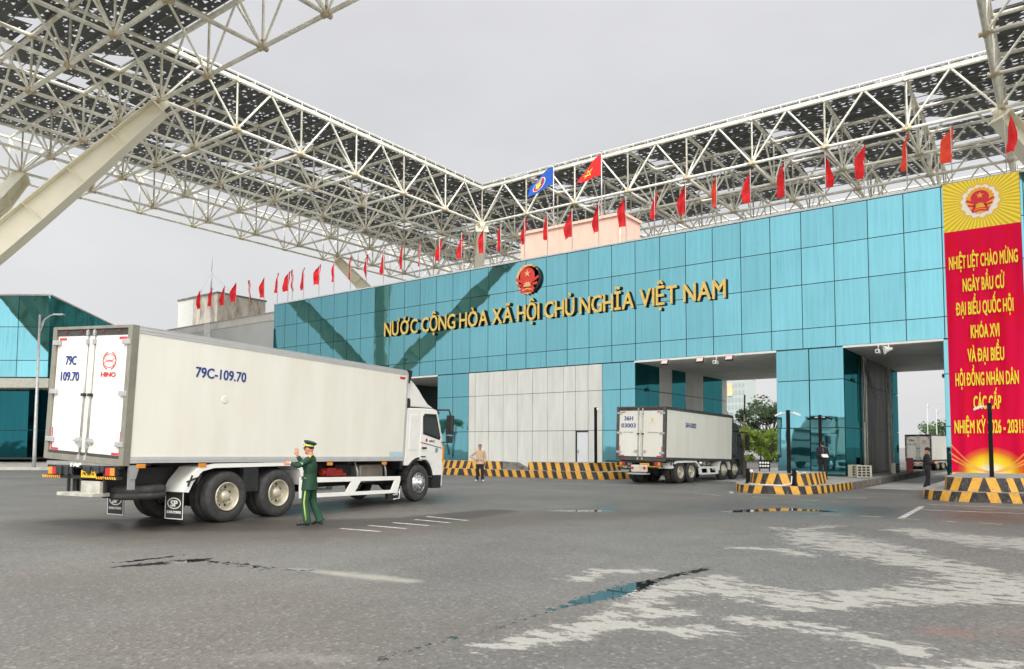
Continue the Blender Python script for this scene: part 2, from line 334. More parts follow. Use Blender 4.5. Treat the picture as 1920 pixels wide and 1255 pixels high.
# ------------------------------------------------------------------ ground (one sheet: fine near the camera, coarse to the horizon)
def seg_field(X, Y, pts, wd):
    """1 on the polyline, 0 at distance wd (wd number or one per point)"""
    best = np.zeros_like(X)
    if not isinstance(wd, (list, tuple)): wd = [wd] * len(pts)
    for (a, wa), (b, wb) in zip(zip(pts[:-1], wd[:-1]), zip(pts[1:], wd[1:])):
        dx, dy = b[0] - a[0], b[1] - a[1]; L2 = dx * dx + dy * dy + 1e-9
        t = np.clip(((X - a[0]) * dx + (Y - a[1]) * dy) / L2, 0, 1)
        d = np.hypot(X - a[0] - t * dx, Y - a[1] - t * dy); wv = wa + (wb - wa) * t
        best = np.maximum(best, np.clip(1 - d / wv, 0, 1))
    return best
def make_ground():
    gx = np.concatenate([np.arange(-30, -12, .3), np.arange(-12, 4.01, .11)]); gy = np.concatenate([np.arange(2, 13, .11), np.arange(13, 38.01, .25)])
    nx, ny = len(gx), len(gy)
    X, Y = np.meshgrid(gx, gy)
    dry = np.zeros_like(X); wet = np.zeros_like(X); stain = np.zeros_like(X); damp = np.zeros_like(X); pale = np.zeros_like(X)
    D = lambda pts, wd: np.maximum(dry, seg_field(X, Y, pts, wd))
    dry = D([(-3.85, 4.9), (-3.66, 5.5), (-3.52, 6.0), (-3.48, 6.4), (-3.40, 6.9), (-3.1, 7.1)], [.20, .34, .32, .34, .28, .2])
    dry = D([(-3.70, 7.0), (-3.8, 7.7), (-3.62, 8.5), (-3.5, 9.2)], [.30, .42, .46, .3])
    dry = D([(-3.5, 8.7), (-2.9, 8.5), (-2.3, 8.2), (-1.85, 9.0), (-1.24, 9.64), (-.6, 10.4), (.8, 11.4)], [.5, .65, .5, .55, .7, 1.2, 1.9])
    dry = D([(-3.8, 14.7), (-2.9, 13.4), (-2.1, 12.5), (-1.35, 11.9), (-.6, 11.0), (.6, 11)], [.9, 1.15, .85, .75, .9, 1.3])
    dry = D([(-2.5, 16.7), (-1.6, 15.9), (-.6, 15.6), (1, 15.4)], [.6, .95, 1.3, 1.6])
    for p in ([(-4.3, 12.1), (-3.66, 12.3), (-3.3, 11.9)], [(-2.55, 7.12), (-2.0, 7.2)], [(-1.9, 7.21), (-1.5, 7.08), (-1.33, 6.93), (-1.05, 6.93)],
              [(-4.78, 15.5), (-4.26, 15.34), (-3.95, 16.6)], [(-4.95, 8.7), (-4.5, 9.06)], [(-1.0, 6.2), (-.75, 6.3)], [(-4.95, 8.05), (-4.9, 8.15)], [(-2.9, 6.3), (-2.6, 6.5)], [(-.7, 6.6), (-.4, 6.9)]):
        dry = np.maximum(dry, .66 * seg_field(X, Y, p, .30))
    pale = seg_field(X, Y, [(-8.3, 6.4), (-7.2, 6.57), (-6.45, 6.66)], [.12, .30, .22])
    pale = np.maximum(pale, .38 * seg_field(X, Y, [(-5.2, 3.6), (-4.6, 3.9)], .35))
    wet = np.maximum(wet, seg_field(X, Y, [(-4.30, 4.1), (-4.26, 4.78), (-4.23, 5.49), (-4.22, 6.18), (-4.18, 6.79), (-4.14, 7.41), (-4.13, 8.02), (-4.11, 8.71), (-3.96, 9.75)],
                                [.07, .08, .09, .11, .17, .33, .30, .12, .15]))
    wet *= np.where(Y < 6.75, .60, np.where(Y > 8.2, .85, 1.0))
    wet2 = seg_field(X, Y, [(-10.75, 5.1), (-10.68, 5.56), (-10.72, 6.25)], [.06, .13, .05])
    wet2 = np.maximum(wet2, seg_field(X, Y, [(-10.36, 5.0), (-10.2, 5.46), (-10.12, 5.76), (-10.05, 6.12)], [.08, .24, .30, .20]))
    wet2 = np.maximum(wet2, .56 * seg_field(X, Y, [(-9.95, 6.0), (-9.39, 6.16), (-8.92, 6.2), (-8.41, 6.26), (-8.0, 6.46)], [.2, .22, .24, .20, .12]))
    wet = np.maximum(wet, wet2)
    wet = np.maximum(wet, seg_field(X, Y, [(-6.9, 18.6), (-6.37, 19.6), (-5.92, 20.39), (-4.9, 20.3)], [.4, .62, .72, .4]))
    wet = np.maximum(wet, seg_field(X, Y, [(-10.5, 16.1), (-9.5, 16.85)], [.3, .45]))
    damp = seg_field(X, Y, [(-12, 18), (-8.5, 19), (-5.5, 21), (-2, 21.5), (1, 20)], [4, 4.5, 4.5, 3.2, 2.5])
    damp = np.maximum(damp, seg_field(X, Y, [(-15.5, 7.0), (-15.5, 17)], [2.6, 3.0]))  # wet under the truck, also darkening the ground for its contact shadow
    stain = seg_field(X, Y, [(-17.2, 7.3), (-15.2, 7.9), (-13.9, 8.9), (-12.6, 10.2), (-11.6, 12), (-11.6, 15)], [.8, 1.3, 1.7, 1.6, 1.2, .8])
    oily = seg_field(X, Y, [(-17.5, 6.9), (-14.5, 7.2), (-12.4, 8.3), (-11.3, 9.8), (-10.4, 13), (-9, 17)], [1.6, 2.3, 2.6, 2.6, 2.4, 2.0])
    reddish = np.maximum(seg_field(X, Y, [(-.9, 7.7), (-.2, 8.2)], .35), .8 * seg_field(X, Y, [(-2.3, 20.0), (-1.4, 19.8)], .5))  # near red paint spot; the far tint is the banner's reflection, painted in
    me = bpy.data.meshes.new('ground')
    vs = [(float(a), float(b), 0.) for b in gy for a in gx]
    fs = [(j * nx + i, j * nx + i + 1, (j + 1) * nx + i + 1, (j + 1) * nx + i) for j in range(ny - 1) for i in range(nx - 1)]
    n0 = len(vs); x0, x1, y0, y1 = float(gx[0]), float(gx[-1]), float(gy[0]), float(gy[-1]); B = 3000
    ring = [(x0, y0), (x1, y0), (x1, y1), (x0, y1)]; corner = [(-B, -B), (B, -B), (B, B), (-B, B)]
    vs += [(a, b, 0.) for a, b in corner]
    ci = [0, nx - 1, ny * nx - 1, (ny - 1) * nx]
    for k in range(4): fs.append((n0 + k, n0 + (k + 1) % 4, ci[(k + 1) % 4], ci[k]))
    me.from_pydata(vs, [], fs)
    for nme, arr in (('dry', dry), ('wet', wet), ('stain', stain), ('damp', damp), ('pale', pale), ('oily', oily), ('reddish', reddish)):
        at = me.attributes.new(nme, 'FLOAT', 'POINT'); at.data.foreach_set('value', np.concatenate([arr.ravel(), np.zeros(4)]).astype(np.float32))
    m, nt, b = newmat('wet_asphalt')
    A = lambda k: (lambda n: (setattr(n, 'attribute_name', k), n.outputs['Fac'])[1])(nt.nodes.new('ShaderNodeAttribute'))
    big = noise(nt, .28, 5, .6); mid = noise(nt, 1.7, 6, .62); fine = noise(nt, 42, 3, .7); rot = nt.nodes.new('ShaderNodeMapping'); rot.inputs['Rotation'].default_value = (0, 0, R(-36.5)); rot.inputs['Scale'].default_value = (.8, 1.5, 1)
    tco = nt.nodes.new('ShaderNodeTexCoord'); nt.links.new(tco.outputs['Object'], rot.inputs[0]); edge = noise(nt, 2.8, 10, .74, vec=rot.outputs[0]); edge2 = noise(nt, 9, 6, .7)
    tracks = noise(nt, .5, 4, .5, stretch=(1.6, .12, 1))
    base = mixc(nt, rng(nt, big, .32, .70), (.105, .102, .093), (.18, .177, .164))
    brown = noise(nt, .16, 3, .5); base = mixc(nt, math_(nt, 'MULTIPLY', rng(nt, brown, .48, .66), .6), base, (.135, .114, .092))
    base = mixc(nt, math_(nt, 'MULTIPLY', rng(nt, tracks, .5, .75), .45), base, (.10, .098, .092))
    base = mixc(nt, math_(nt, 'MULTIPLY', rng(nt, mid, .42, .72), .45), base, (.125, .118, .105))
    vor = nt.nodes.new('ShaderNodeTexVoronoi'); vor.inputs['Scale'].default_value = 34; t = nt.nodes.new('ShaderNodeTexCoord'); nt.links.new(t.outputs['Object'], vor.inputs['Vector'])
    chips = nt.nodes.new('ShaderNodeSeparateColor'); nt.links.new(vor.outputs['Color'], chips.inputs[0])
    base = mixc(nt, math_(nt, 'MULTIPLY', rng(nt, chips.outputs[0], .82, .98), .42), base, (.34, .33, .305))
    base = mixc(nt, math_(nt, 'MULTIPLY', rng(nt, chips.outputs[1], .60, .9), .55), base, (.06, .058, .054))
    base = mixc(nt, math_(nt, 'MULTIPLY', rng(nt, fine, .45, .75), .35), base, (.12, .118, .11))
    pa = math_(nt, 'MULTIPLY', rng(nt, math_(nt, 'ADD', A('pale'), math_(nt, 'MULTIPLY', math_(nt, 'SUBTRACT', edge, .5), 1.6)), .15, .9), math_(nt, 'MULTIPLY', rng(nt, A('pale'), .0, .3), .7))
    base = mixc(nt, pa, base, (.37, .355, .30))
    rot2 = nt.nodes.new('ShaderNodeMapping'); rot2.inputs['Rotation'].default_value = (0, 0, R(-36.5)); rot2.inputs['Scale'].default_value = (.85, 1.35, 1); nt.links.new(tco.outputs['Object'], rot2.inputs[0]); fleck = noise(nt, 5.2, 9, .66, vec=rot2.outputs[0])
    dm = math_(nt, 'ADD', math_(nt, 'MINIMUM', A('dry'), .62), math_(nt, 'MULTIPLY', math_(nt, 'SUBTRACT', edge, .5), 4.4)); dm = math_(nt, 'ADD', dm, math_(nt, 'MULTIPLY', math_(nt, 'SUBTRACT', fleck, .5), 3.2))
    dmask = math_(nt, 'MULTIPLY', rng(nt, dm, .40, .45, smooth=True), rng(nt, A('dry'), 0.01, .10))
    drycol = mixc(nt, rng(nt, edge2, .3, .7), (.37, .36, .325), (.31, .30, .27))
    drycol = mixc(nt, math_(nt, 'MULTIPLY', rng(nt, fine, .4, .7), .3), drycol, (.26, .25, .225))
    halo = math_(nt, 'MULTIPLY', rng(nt, dm, -.1, .5, smooth=True), rng(nt, A('dry'), 0, .3, 0, .38)); base = mixc(nt, halo, base, (.235, .225, .20))
    base = mixc(nt, math_(nt, 'MULTIPLY', dmask, .88), base, drycol)
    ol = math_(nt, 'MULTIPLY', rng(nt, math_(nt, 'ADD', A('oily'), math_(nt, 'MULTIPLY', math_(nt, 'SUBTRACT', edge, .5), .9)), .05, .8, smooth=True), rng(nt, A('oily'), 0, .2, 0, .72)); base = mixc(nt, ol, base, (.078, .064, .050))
    rs = math_(nt, 'MULTIPLY', A('reddish'), rng(nt, edge, .45, .62)); base = mixc(nt, math_(nt, 'MULTIPLY', rs, .55), base, (.30, .10, .06))
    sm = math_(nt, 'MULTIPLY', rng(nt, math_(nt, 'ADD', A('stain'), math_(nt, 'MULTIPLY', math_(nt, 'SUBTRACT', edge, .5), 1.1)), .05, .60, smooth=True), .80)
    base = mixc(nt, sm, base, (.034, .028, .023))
    dmp = math_(nt, 'MULTIPLY', rng(nt, math_(nt, 'ADD', A('damp'), math_(nt, 'MULTIPLY', math_(nt, 'SUBTRACT', big, .5), 1.2)), .1, .9, smooth=True), 1.)  # damp also darkens the ground for the truck's contact shadow
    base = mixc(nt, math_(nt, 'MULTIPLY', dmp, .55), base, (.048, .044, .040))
    wm = math_(nt, 'ADD', A('wet'), math_(nt, 'MULTIPLY', math_(nt, 'SUBTRACT', edge2, .5), 2.6))
    wmask = math_(nt, 'MULTIPLY', rng(nt, wm, .42, .50), rng(nt, A('wet'), 0.01, .1))
    base = mixc(nt, wmask, base, (.018, .018, .018))
    nt.links.new(base, b.inputs['Base Color'])
    ro = rng(nt, big, .3, .7, .62, .50); ro = math_(nt, 'SUBTRACT', ro, math_(nt, 'MULTIPLY', dmp, .22)); ro = math_(nt, 'ADD', ro, math_(nt, 'MULTIPLY', dmask, .25))
    inv = math_(nt, 'SUBTRACT', 1, wmask)
    ro = math_(nt, 'ADD', math_(nt, 'MULTIPLY', ro, inv), math_(nt, 'MULTIPLY', wmask, .02)); nt.links.new(ro, b.inputs['Roughness'])
    bp = nt.nodes.new('ShaderNodeBump'); bp.inputs['Distance'].default_value = .012
    nt.links.new(math_(nt, 'MULTIPLY', inv, .5), bp.inputs['Strength'])
    nt.links.new(math_(nt, 'ADD', fine, vor.outputs['Distance']), bp.inputs['Height']); nt.links.new(bp.outputs[0], b.inputs['Normal'])
    me.materials.append(m); o = bpy.data.objects.new('ground', me); COL.objects.link(o); tag(o, 'grey damp asphalt yard with pale dry patches and puddles', 'ground', kind='structure')
make_ground()

# painted markings, worn, 4 mm above the asphalt
def worn(name, col):
    m, nt, b = newmat(name); n = noise(nt, 5, 8, .75); n2 = noise(nt, 40, 3)
    c = mixc(nt, rng(nt, n, .42, .66), col, (.17, .165, .155)); c = mixc(nt, math_(nt, 'MULTIPLY', rng(nt, n2, .4, .7), .35), c, (.14, .135, .125))
    nt.links.new(c, b.inputs['Base Color']); b.inputs['Roughness'].default_value = .7; return m
M_LINE = worn('worn_white_line', (.62, .61, .57)); M_LINEY = worn('worn_yellow_line', (.58, .42, .20))
def strip(a, b, wd, mt):
    a, b = Vector((*a, 0)), Vector((*b, 0)); d = (b - a).normalized(); s = Vector((-d.y, d.x, 0)) * wd / 2; z = Vector((0, 0, .004))
    o = MB().add([a - s + z, b - s + z, b + s + z, a + s + z], [(0, 1, 2, 3)]).build('road_marking', mt)
    tag(o, 'worn painted line on the asphalt', 'road marking', 'painted lines on the yard', 'structure')
for a, b in (((-11.6, 9.98), (-10.6, 10.1)), ((-11.6, 10.72), (-10.56, 10.76)), ((-11.6, 11.42), (-10.6, 11.46)), ((-11.7, 12.2), (-10.62, 12.15)), ((-12.0, 12.9), (-10.63, 12.75))):
    strip(a, b, .11, M_LINE)
for a, b, k in (((-4.84, 19.28), (-4.41, 19.44), 1), ((-4.02, 19.4), (-3.54, 19.44), 1), ((-3.21, 19.37), (-2.7, 19.29), 1), ((-2.33, 19.28), (-1.95, 19.13), 1), ((-1.56, 19.29), (-1.12, 19.22), 1), ((-.7, 19.2), (-.2, 19.2), 1),
                ((-3.11, 19.45), (-3.24, 23.66), 0), ((-6.05, 26.0), (-5.18, 26.4), 0), ((-6.66, 24.05), (-6.14, 24.19), 0), ((-8.33, 24.57), (-7.83, 24.64), 0), ((-5.76, 23.92), (-5.39, 23.95), 1), ((-1.94, 23.36), (-1.5, 23.51), 1),
                ((-3.2, 24.6), (-.4, 24.9), 0), ((-3.1, 22.4), (-.8, 22.7), 0), ((-10.6, 25.2), (-9.4, 24.6), 0), ((-9.9, 26.9), (-9.5, 25.9), 0), ((-9.2, 25.75), (-7.2, 26.6), 0)):
    strip(a, b, .14, M_LINEY if k else M_LINE)

for a, b, c, d in ((-18.2, -11.5, 34.5, 74), (-6.55, -4.15, 32.5, 74)):
    o = MB().add([(a, c, .004), (b, c, .004), (b, d, .004), (a, d, .004)], [(0, 1, 2, 3)]).build('road_slab', pm('pale_lane_concrete', (.40, .39, .36), .6, var=.18, scale=.9)); tag(o, 'pale concrete lane through the portal', 'road', kind='structure')

# ------------------------------------------------------------------ gateway building
D = 37.0
gate = thing('gateway_building', 'long teal glass border gate building with gold lettering and two vehicle portals', 'building', (0, D, 0))
Yb = 14.0                                     # depth of the block; local y = 0 is the facade
panels = []                                   # (x0, x1, z0, z1)
ZR = [6.36, 7.32, 9.46, 11.25, 13.05]; PW = 1.486; X_L, X_R = -51.58, 7.86
ncol = int(round((X_R - X_L) / PW))
for i in range(ncol):
    for k in range(4): panels.append((X_L + i * PW, X_L + (i + 1) * PW, ZR[k], ZR[k + 1]))
ZL = [.36, 2.55, 4.82, 6.33]
def lower(xs, zs=ZL):
    for a, b in zip(xs[:-1], xs[1:]):
        for c, d in zip(zs[:-1], zs[1:]): panels.append((a, b, c, d))
lower([X_L + 1.5 * i for i in range(8)]); lower([-33.55, -32.2, -30.85]); lower([-21.0, -19.84, -18.92]); lower([-11.27, -9.71, -8.15])
lower([-4.10, -3.0, -1.5, 0, 1.5, 3.0, 4.5, 6.0, X_R])
panels.sort(key=lambda p: math.hypot(p[0], D) / ((p[1] - p[0]) * (p[3] - p[2])) ** .5)
G = .018
def panel_geo(mb, p, off=(0, 0, 0)):
    x0, x1, z0, z1 = p; cx, cz = (x0 + x1) / 2, (z0 + z1) / 2; hw, hh = (x1 - x0) / 2 - G, (z1 - z0) / 2 - G
    tilt = -2.2 if (-11.3 < x0 < -8.2 and z1 < 6.4) else 0
    M = Matrix.Rotation(R(tilt + random.uniform(-.26, .26)), 3, 'Z') @ Matrix.Rotation(R(random.uniform(-.2, .2)), 3, 'X')
    c = Vector((cx - off[0], .02 - off[1], cz - off[2])); mb.obox(c, M @ Vector((hw, 0, 0)), M @ Vector((0, .018, 0)), M @ Vector((0, 0, hh)))
rest = MB()
for i, p in enumerate(panels):
    if i < 100:
        mb = MB(); c = ((p[0] + p[1]) / 2, 0, (p[2] + p[3]) / 2); panel_geo(mb, p, c)
        mb.build('glass_panel', GLASS, gate, Matrix.Translation(c))
    else: panel_geo(rest, p)
tag(rest.build('glass_panel', GLASS, gate), kind='stuff')
MB().box(X_L, X_R, .05, Yb - .05, 6.40, 13.02).build('wall', M_BACK, gate)      # dark carcass behind the panels
for a, b in ((X_L, -39.6), (-33.53, -18.97), (-11.22, -8.20), (-4.05, X_R)): MB().box(a + .01, b - .01, .08, Yb - .06, .30, 6.39).build('wall', M_BACK, gate)
sofm = pm('soffit_panel', (.82, .80, .76), .55, var=.08, scale=.6, dirt=(.66, .64, .60))
for a, b in ((-39.6, -33.53), (-18.97, -11.22), (-8.20, -4.05)): MB().box(a, b, .012, Yb, 6.27, 6.33).build('soffit', sofm, gate)
for a, b in ((-39.6, -33.53), (-18.94, -11.25), (-8.17, -4.08)): MB().box(a, b, -.05, .01, 6.26, 6.36).build('portal_fascia', M_WHITE, gate)
MB().box(X_L - .04, X_R, -.06, .6, 13.06, 13.15).build('coping', pm('coping_metal', (.62, .64, .64), .4, var=.08), gate)
sx = [-30.85, -30.3, -29.2, -28.05, -26.93, -25.82, -24.72, -23.62, -22.78, -21.93, -21.0]
for i, (a, b) in enumerate(zip(sx[:-1], sx[1:])):
    for c, d in zip(ZL[:-1], ZL[1:]):
        if i == 8 and c < 1: continue
        MB().box(a + .014, b - .014, 0, .04, c + .014, d - .014).build('stone_panel', M_STONE, gate)
dr = MB().box(-22.68, -21.96, .02, .06, .36, 2.45).build('door', pm('white_door', (.78, .79, .80), .35, var=.03), gate)
MB().box(-22.62, -22.57, -.03, .02, 1.25, 1.42).build('handle', M_ALU, dr)
MB().box(-22.78, -21.93, .0, .07, 2.455, 2.55).box(-22.775, -22.69, .0, .07, .36, 2.455).build('recess_shade', pm('recess_shade_black', (.02, .02, .02), .5, var=0), gate)  # dark strips standing in for the recess shadow at left and top
# portal side walls
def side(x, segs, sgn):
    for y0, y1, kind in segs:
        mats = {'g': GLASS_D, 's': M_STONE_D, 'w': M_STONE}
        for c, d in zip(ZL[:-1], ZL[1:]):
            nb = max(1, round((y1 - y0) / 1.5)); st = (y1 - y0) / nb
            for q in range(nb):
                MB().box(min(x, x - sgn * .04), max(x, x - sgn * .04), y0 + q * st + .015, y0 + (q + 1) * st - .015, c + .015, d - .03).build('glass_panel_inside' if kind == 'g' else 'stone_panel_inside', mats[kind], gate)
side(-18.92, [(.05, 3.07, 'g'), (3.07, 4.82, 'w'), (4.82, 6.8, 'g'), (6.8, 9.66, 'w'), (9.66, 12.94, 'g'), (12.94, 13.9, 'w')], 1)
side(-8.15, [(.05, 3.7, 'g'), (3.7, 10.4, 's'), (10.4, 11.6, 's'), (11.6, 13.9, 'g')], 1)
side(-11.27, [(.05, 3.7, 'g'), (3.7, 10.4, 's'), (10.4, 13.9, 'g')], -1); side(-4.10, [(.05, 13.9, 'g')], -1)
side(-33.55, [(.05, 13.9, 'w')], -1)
for y in (3.72, 4.3, 10.3, 11.5): MB().tube([(-8.06, y, .3), (-8.06, y, 6.2)], .06 if y in (3.72, 10.3) else .035, 8).build('drain_pipe', M_CREAM, gate)
cb = MB()
for q in range(3):
    pts = [(-8.02, 3.7 + t * 5.2, 6.1 - 4.2 * (t - .0) + 3.0 * t * t - .2 * q) for t in [i / 12 for i in range(13)]]; cb.tube(pts[: 9 + q], .014, 5)
cb.tube([(-8.0, 3.5, 2.9), (-8.02, 3.45, 6.1)], .02, 5)
cb.build('hanging_cable', M_BLACK, gate)
# lettering: every letter its own part
def facade_letters():
    s = 'NƯỚC CỘNG HÒA XÃ HỘI CHỦ NGHĨA VIỆT NAM'; H = 1.02; size = H / .727; x = 0; items = []
    for ch in s:
        if ch == ' ': x += .36; continue
        me = text_mesh(ch, size, .055, .020 * size, 'LEFT'); xs = [v.co.x for v in me.vertices]
        a, b = min(xs), max(xs); items.append((me, x - a, b - a)); x += b - a + .085
    k = 24.85 / (x - .085)
    for me, px, wd in items:
        me.transform(Matrix.Translation((px, 0, 0))); xs = [v.co.x for v in me.vertices]; cx = (min(xs) + max(xs)) / 2
        me.transform(Matrix.Translation((-cx, 0, 0))); me.transform(AX_FRONT @ Matrix.Diagonal((k, 1, 1, 1)))
        me.materials.clear(); me.materials.append(M_GOLD); me.materials.append(M_LSIDE); me.update()
        for p in me.polygons: p.material_index = 0 if p.normal.y < -.6 else 1
        o = bpy.data.objects.new('letter', me); COL.objects.link(o); o.parent = gate; fx = -38.52 + cx * k
        o.location = (fx, -.11, 9.36 - .1 * (fx + 38.5) / 24.8)
facade_letters()
def star(cx, cz, r, rot=0):
    return [(cx + (r if i % 2 == 0 else r * .40) * math.sin(rot + i * math.pi / 5), cz + (r if i % 2 == 0 else r * .40) * math.cos(rot + i * math.pi / 5)) for i in range(10)]
def emblem(name, parent, c, r, th, mg, mr_, back=None):
    cx, cy, cz = c; fn = lambda a, b, d: (cx + a * r, cy - d, cz + b * r); mb = MB()
    ov = []
    for i in range(40):
        t = 2 * math.pi * i / 40; q = 1 + .045 * math.cos(i * math.pi)
        ov.append((.93 * q * math.sin(t) * (1 if math.cos(t) > -.2 else .86), q * math.cos(t)))
    ov = ov[::-1]
    mb.prism(ov, fn, 0, th, 0)
    e = th * .25
    mb.prism([(.60 * math.sin(-t), .22 + .55 * math.cos(-t)) for t in [2 * math.pi * i / 28 for i in range(28)]], fn, th, th + e, 1)
    mb.prism(star(0, .38, .25)[::-1], fn, th + e, th + 2 * e, 0)
    # ribbons bound round the sheaves
    for sg in (-1, 1):
        for (ax, az, bx, bz, wd) in ((.30, -.22, .90, .10, .09), (.26, -.42, .80, -.30, .08), (.22, -.25, .45, -.62, .08)):
            d = Vector((bx - ax, bz - az)).normalized(); n = Vector((-d.y, d.x)) * wd
            q = [(sg * (ax + n.x), az + n.y), (sg * (bx + n.x), bz + n.y), (sg * (bx - n.x), bz - n.y), (sg * (ax - n.x), az - n.y)]
            mb.prism(q if sg > 0 else q[::-1], fn, th, th + e * 1.2, 1)
    # cog wheel half
    cg = []
    for i in range(25):
        t = math.pi * (i / 24 - .5); q = .34 if (i // 2) % 2 else .27; cg.append((q * math.sin(t), -.50 + q * math.cos(t)))
    mb.prism(cg[::-1], fn, th + e, th + 2 * e, 0)
    # scroll at the foot
    mb.prism([(-.62, -.62), (-.5, -.92), (0, -.80), (.5, -.92), (.62, -.62), (0, -.54)], fn, th + 2 * e, th + 3 * e, 1)
    mb.prism([(-.40, -.70), (-.38, -.76), (0, -.66), (.38, -.76), (.40, -.70), (0, -.60)], fn, th + 3 * e, th + 3.6 * e, 0)
    return mb.build(name, [mg, mr_], parent)
M_EGOLD = pm('emblem_gold', srgb(250, 190, 118), .5, .0, var=.08, scale=6); M_ERED = pm('emblem_red', srgb(226, 62, 54), .5, var=.06, scale=5)
eb = emblem('national_emblem', gate, (-26.1, -.10, 11.83), .93, .07, M_EGOLD, M_ERED)
MB().lathe([(.80, 0), (.88, .02), (.88, .16), (.80, .165)], (-26.0, -.005, 11.83), (0, -1, 0), 28).build('emblem_backing', M_LSIDE, gate)

# things hung on the building
for i, (x, lab) in enumerate(((-17.06, 'square floodlight under the wide portal soffit, leftmost of three'), (-15.08, 'square floodlight at the middle of the wide portal soffit edge'), (-13.53, 'square floodlight under the wide portal soffit, rightmost of three'))):
    t = thing('floodlight', lab, 'floodlight', (x, D - .02, 6.26), 0, 'floodlights under the wide portal')
    A = Matrix.Rotation(R(-28), 4, 'X')
    MB().box(-.2, .2, -.16, -.06, -.34, -.06).build('housing', M_BLACK, t, A, .01)
    MB().box(-.17, .17, -.172, -.161, -.31, -.09).build('lens', pm('pink_lens', srgb(250, 214, 204), .2, var=.05), t, A)
    MB().box(-.22, -.20, -.13, -.09, -.22, .0).box(.20, .22, -.13, -.09, -.22, .0).box(-.22, .22, -.13, -.09, 0, .015).build('bracket', M_STEEL, t)
def soffit_cam(x, y, z, lab, s=1, name='security_camera'):
    t = thing(name, lab, 'camera', (x, y, z), 0, 'cameras under the portal soffits')
    MB().tube([(0, 0, 0), (0, 0, -.22 * s)], .025 * s, 8).build('stem', M_WHITE, t)
    MB().box(-.09 * s, .09 * s, -.30 * s, .12 * s, -.40 * s, -.22 * s).build('housing', M_WHITE, t, None, .02)
    MB().lathe([(.05 * s, 0), (.05 * s, .02 * s)], (0, -.30 * s, -.31 * s), (0, -1, 0), 12).build('lens', M_BLACK, t)
soffit_cam(-14.25, D - .1, 6.27, 'small white camera hanging between the floodlights of the wide portal')
soffit_cam(-6.65, D - .1, 6.27, 'small white camera hanging under the narrow portal soffit', 1.0)
t = thing('loudspeaker', 'white horn loudspeaker under the narrow portal soffit', 'loudspeaker', (-6.25, D - .1, 6.27))
MB().lathe([(.05, 0), (.08, .12), (.2, .34), (.22, .36), (.19, .345), (.03, .1)], (.18, 0, -.20), (-.9, -.35, -.15), 16).build('horn', M_WHITE, t)
MB().tube([(0, 0, 0), (.05, 0, -.22)], .03, 8).build('stem', M_WHITE, t)
soffit_cam(-12.9, D + Yb - .2, 6.25, 'dark camera at the far end of the wide portal soffit', 1.3)
soffit_cam(-5.6, D + Yb - .2, 6.25, 'dark camera at the far end of the narrow portal soffit', 1.2)

def ac_unit(x, y, z, rz, lab):
    t = thing('air_conditioner_unit', lab, 'air conditioner', (x, y, z), rz, 'air conditioner units at the portal pier'); t.scale = (.72, .72, .72)
    MB().box(-.42, .42, -.15, .15, .06, .78).build('casing', pm('ivory_casing', srgb(190, 184, 164), .5, var=.1), t, None, .015)
    g = MB()
    for i in range(3):
        for j in range(4): g.box(-.36 + i * .24, -.18 + i * .24, -.162, -.151, .12 + j * .16, .24 + j * .16)
    g.build('grille', M_BLACK, t)
    MB().box(-.38, -.30, -.14, .14, 0, .06).box(.30, .38, -.14, .14, 0, .06).build('foot', M_STEEL, t)
ac_unit(-7.62, 36.2, .29, R(62), 'ivory outdoor unit at the pier foot, the left one of the close pair')
ac_unit(-7.08, 35.4, .29, R(26), 'ivory outdoor unit at the pier foot, front of the close pair')
ac_unit(-6.95, 42.2, .29, R(80), 'ivory outdoor unit standing farther inside the narrow portal')
t = thing('red_cabinet', 'narrow red metal cabinet standing inside the narrow portal', 'cabinet', (-6.9, 46.2, .0), R(10))
MB().box(-.16, .16, -.2, .2, .1, 1.0).build('body', pm('red_paint', (.45, .02, .015), .4, var=.1), t, None, .02)
MB().box(-.17, .17, -.21, .21, 1.0, 1.06).build('lid', pm('red_paint', (.45, .02, .015), .4), t); MB().box(-.19, .19, -.23, .23, 0, .1).build('plinth', M_CONC, t)

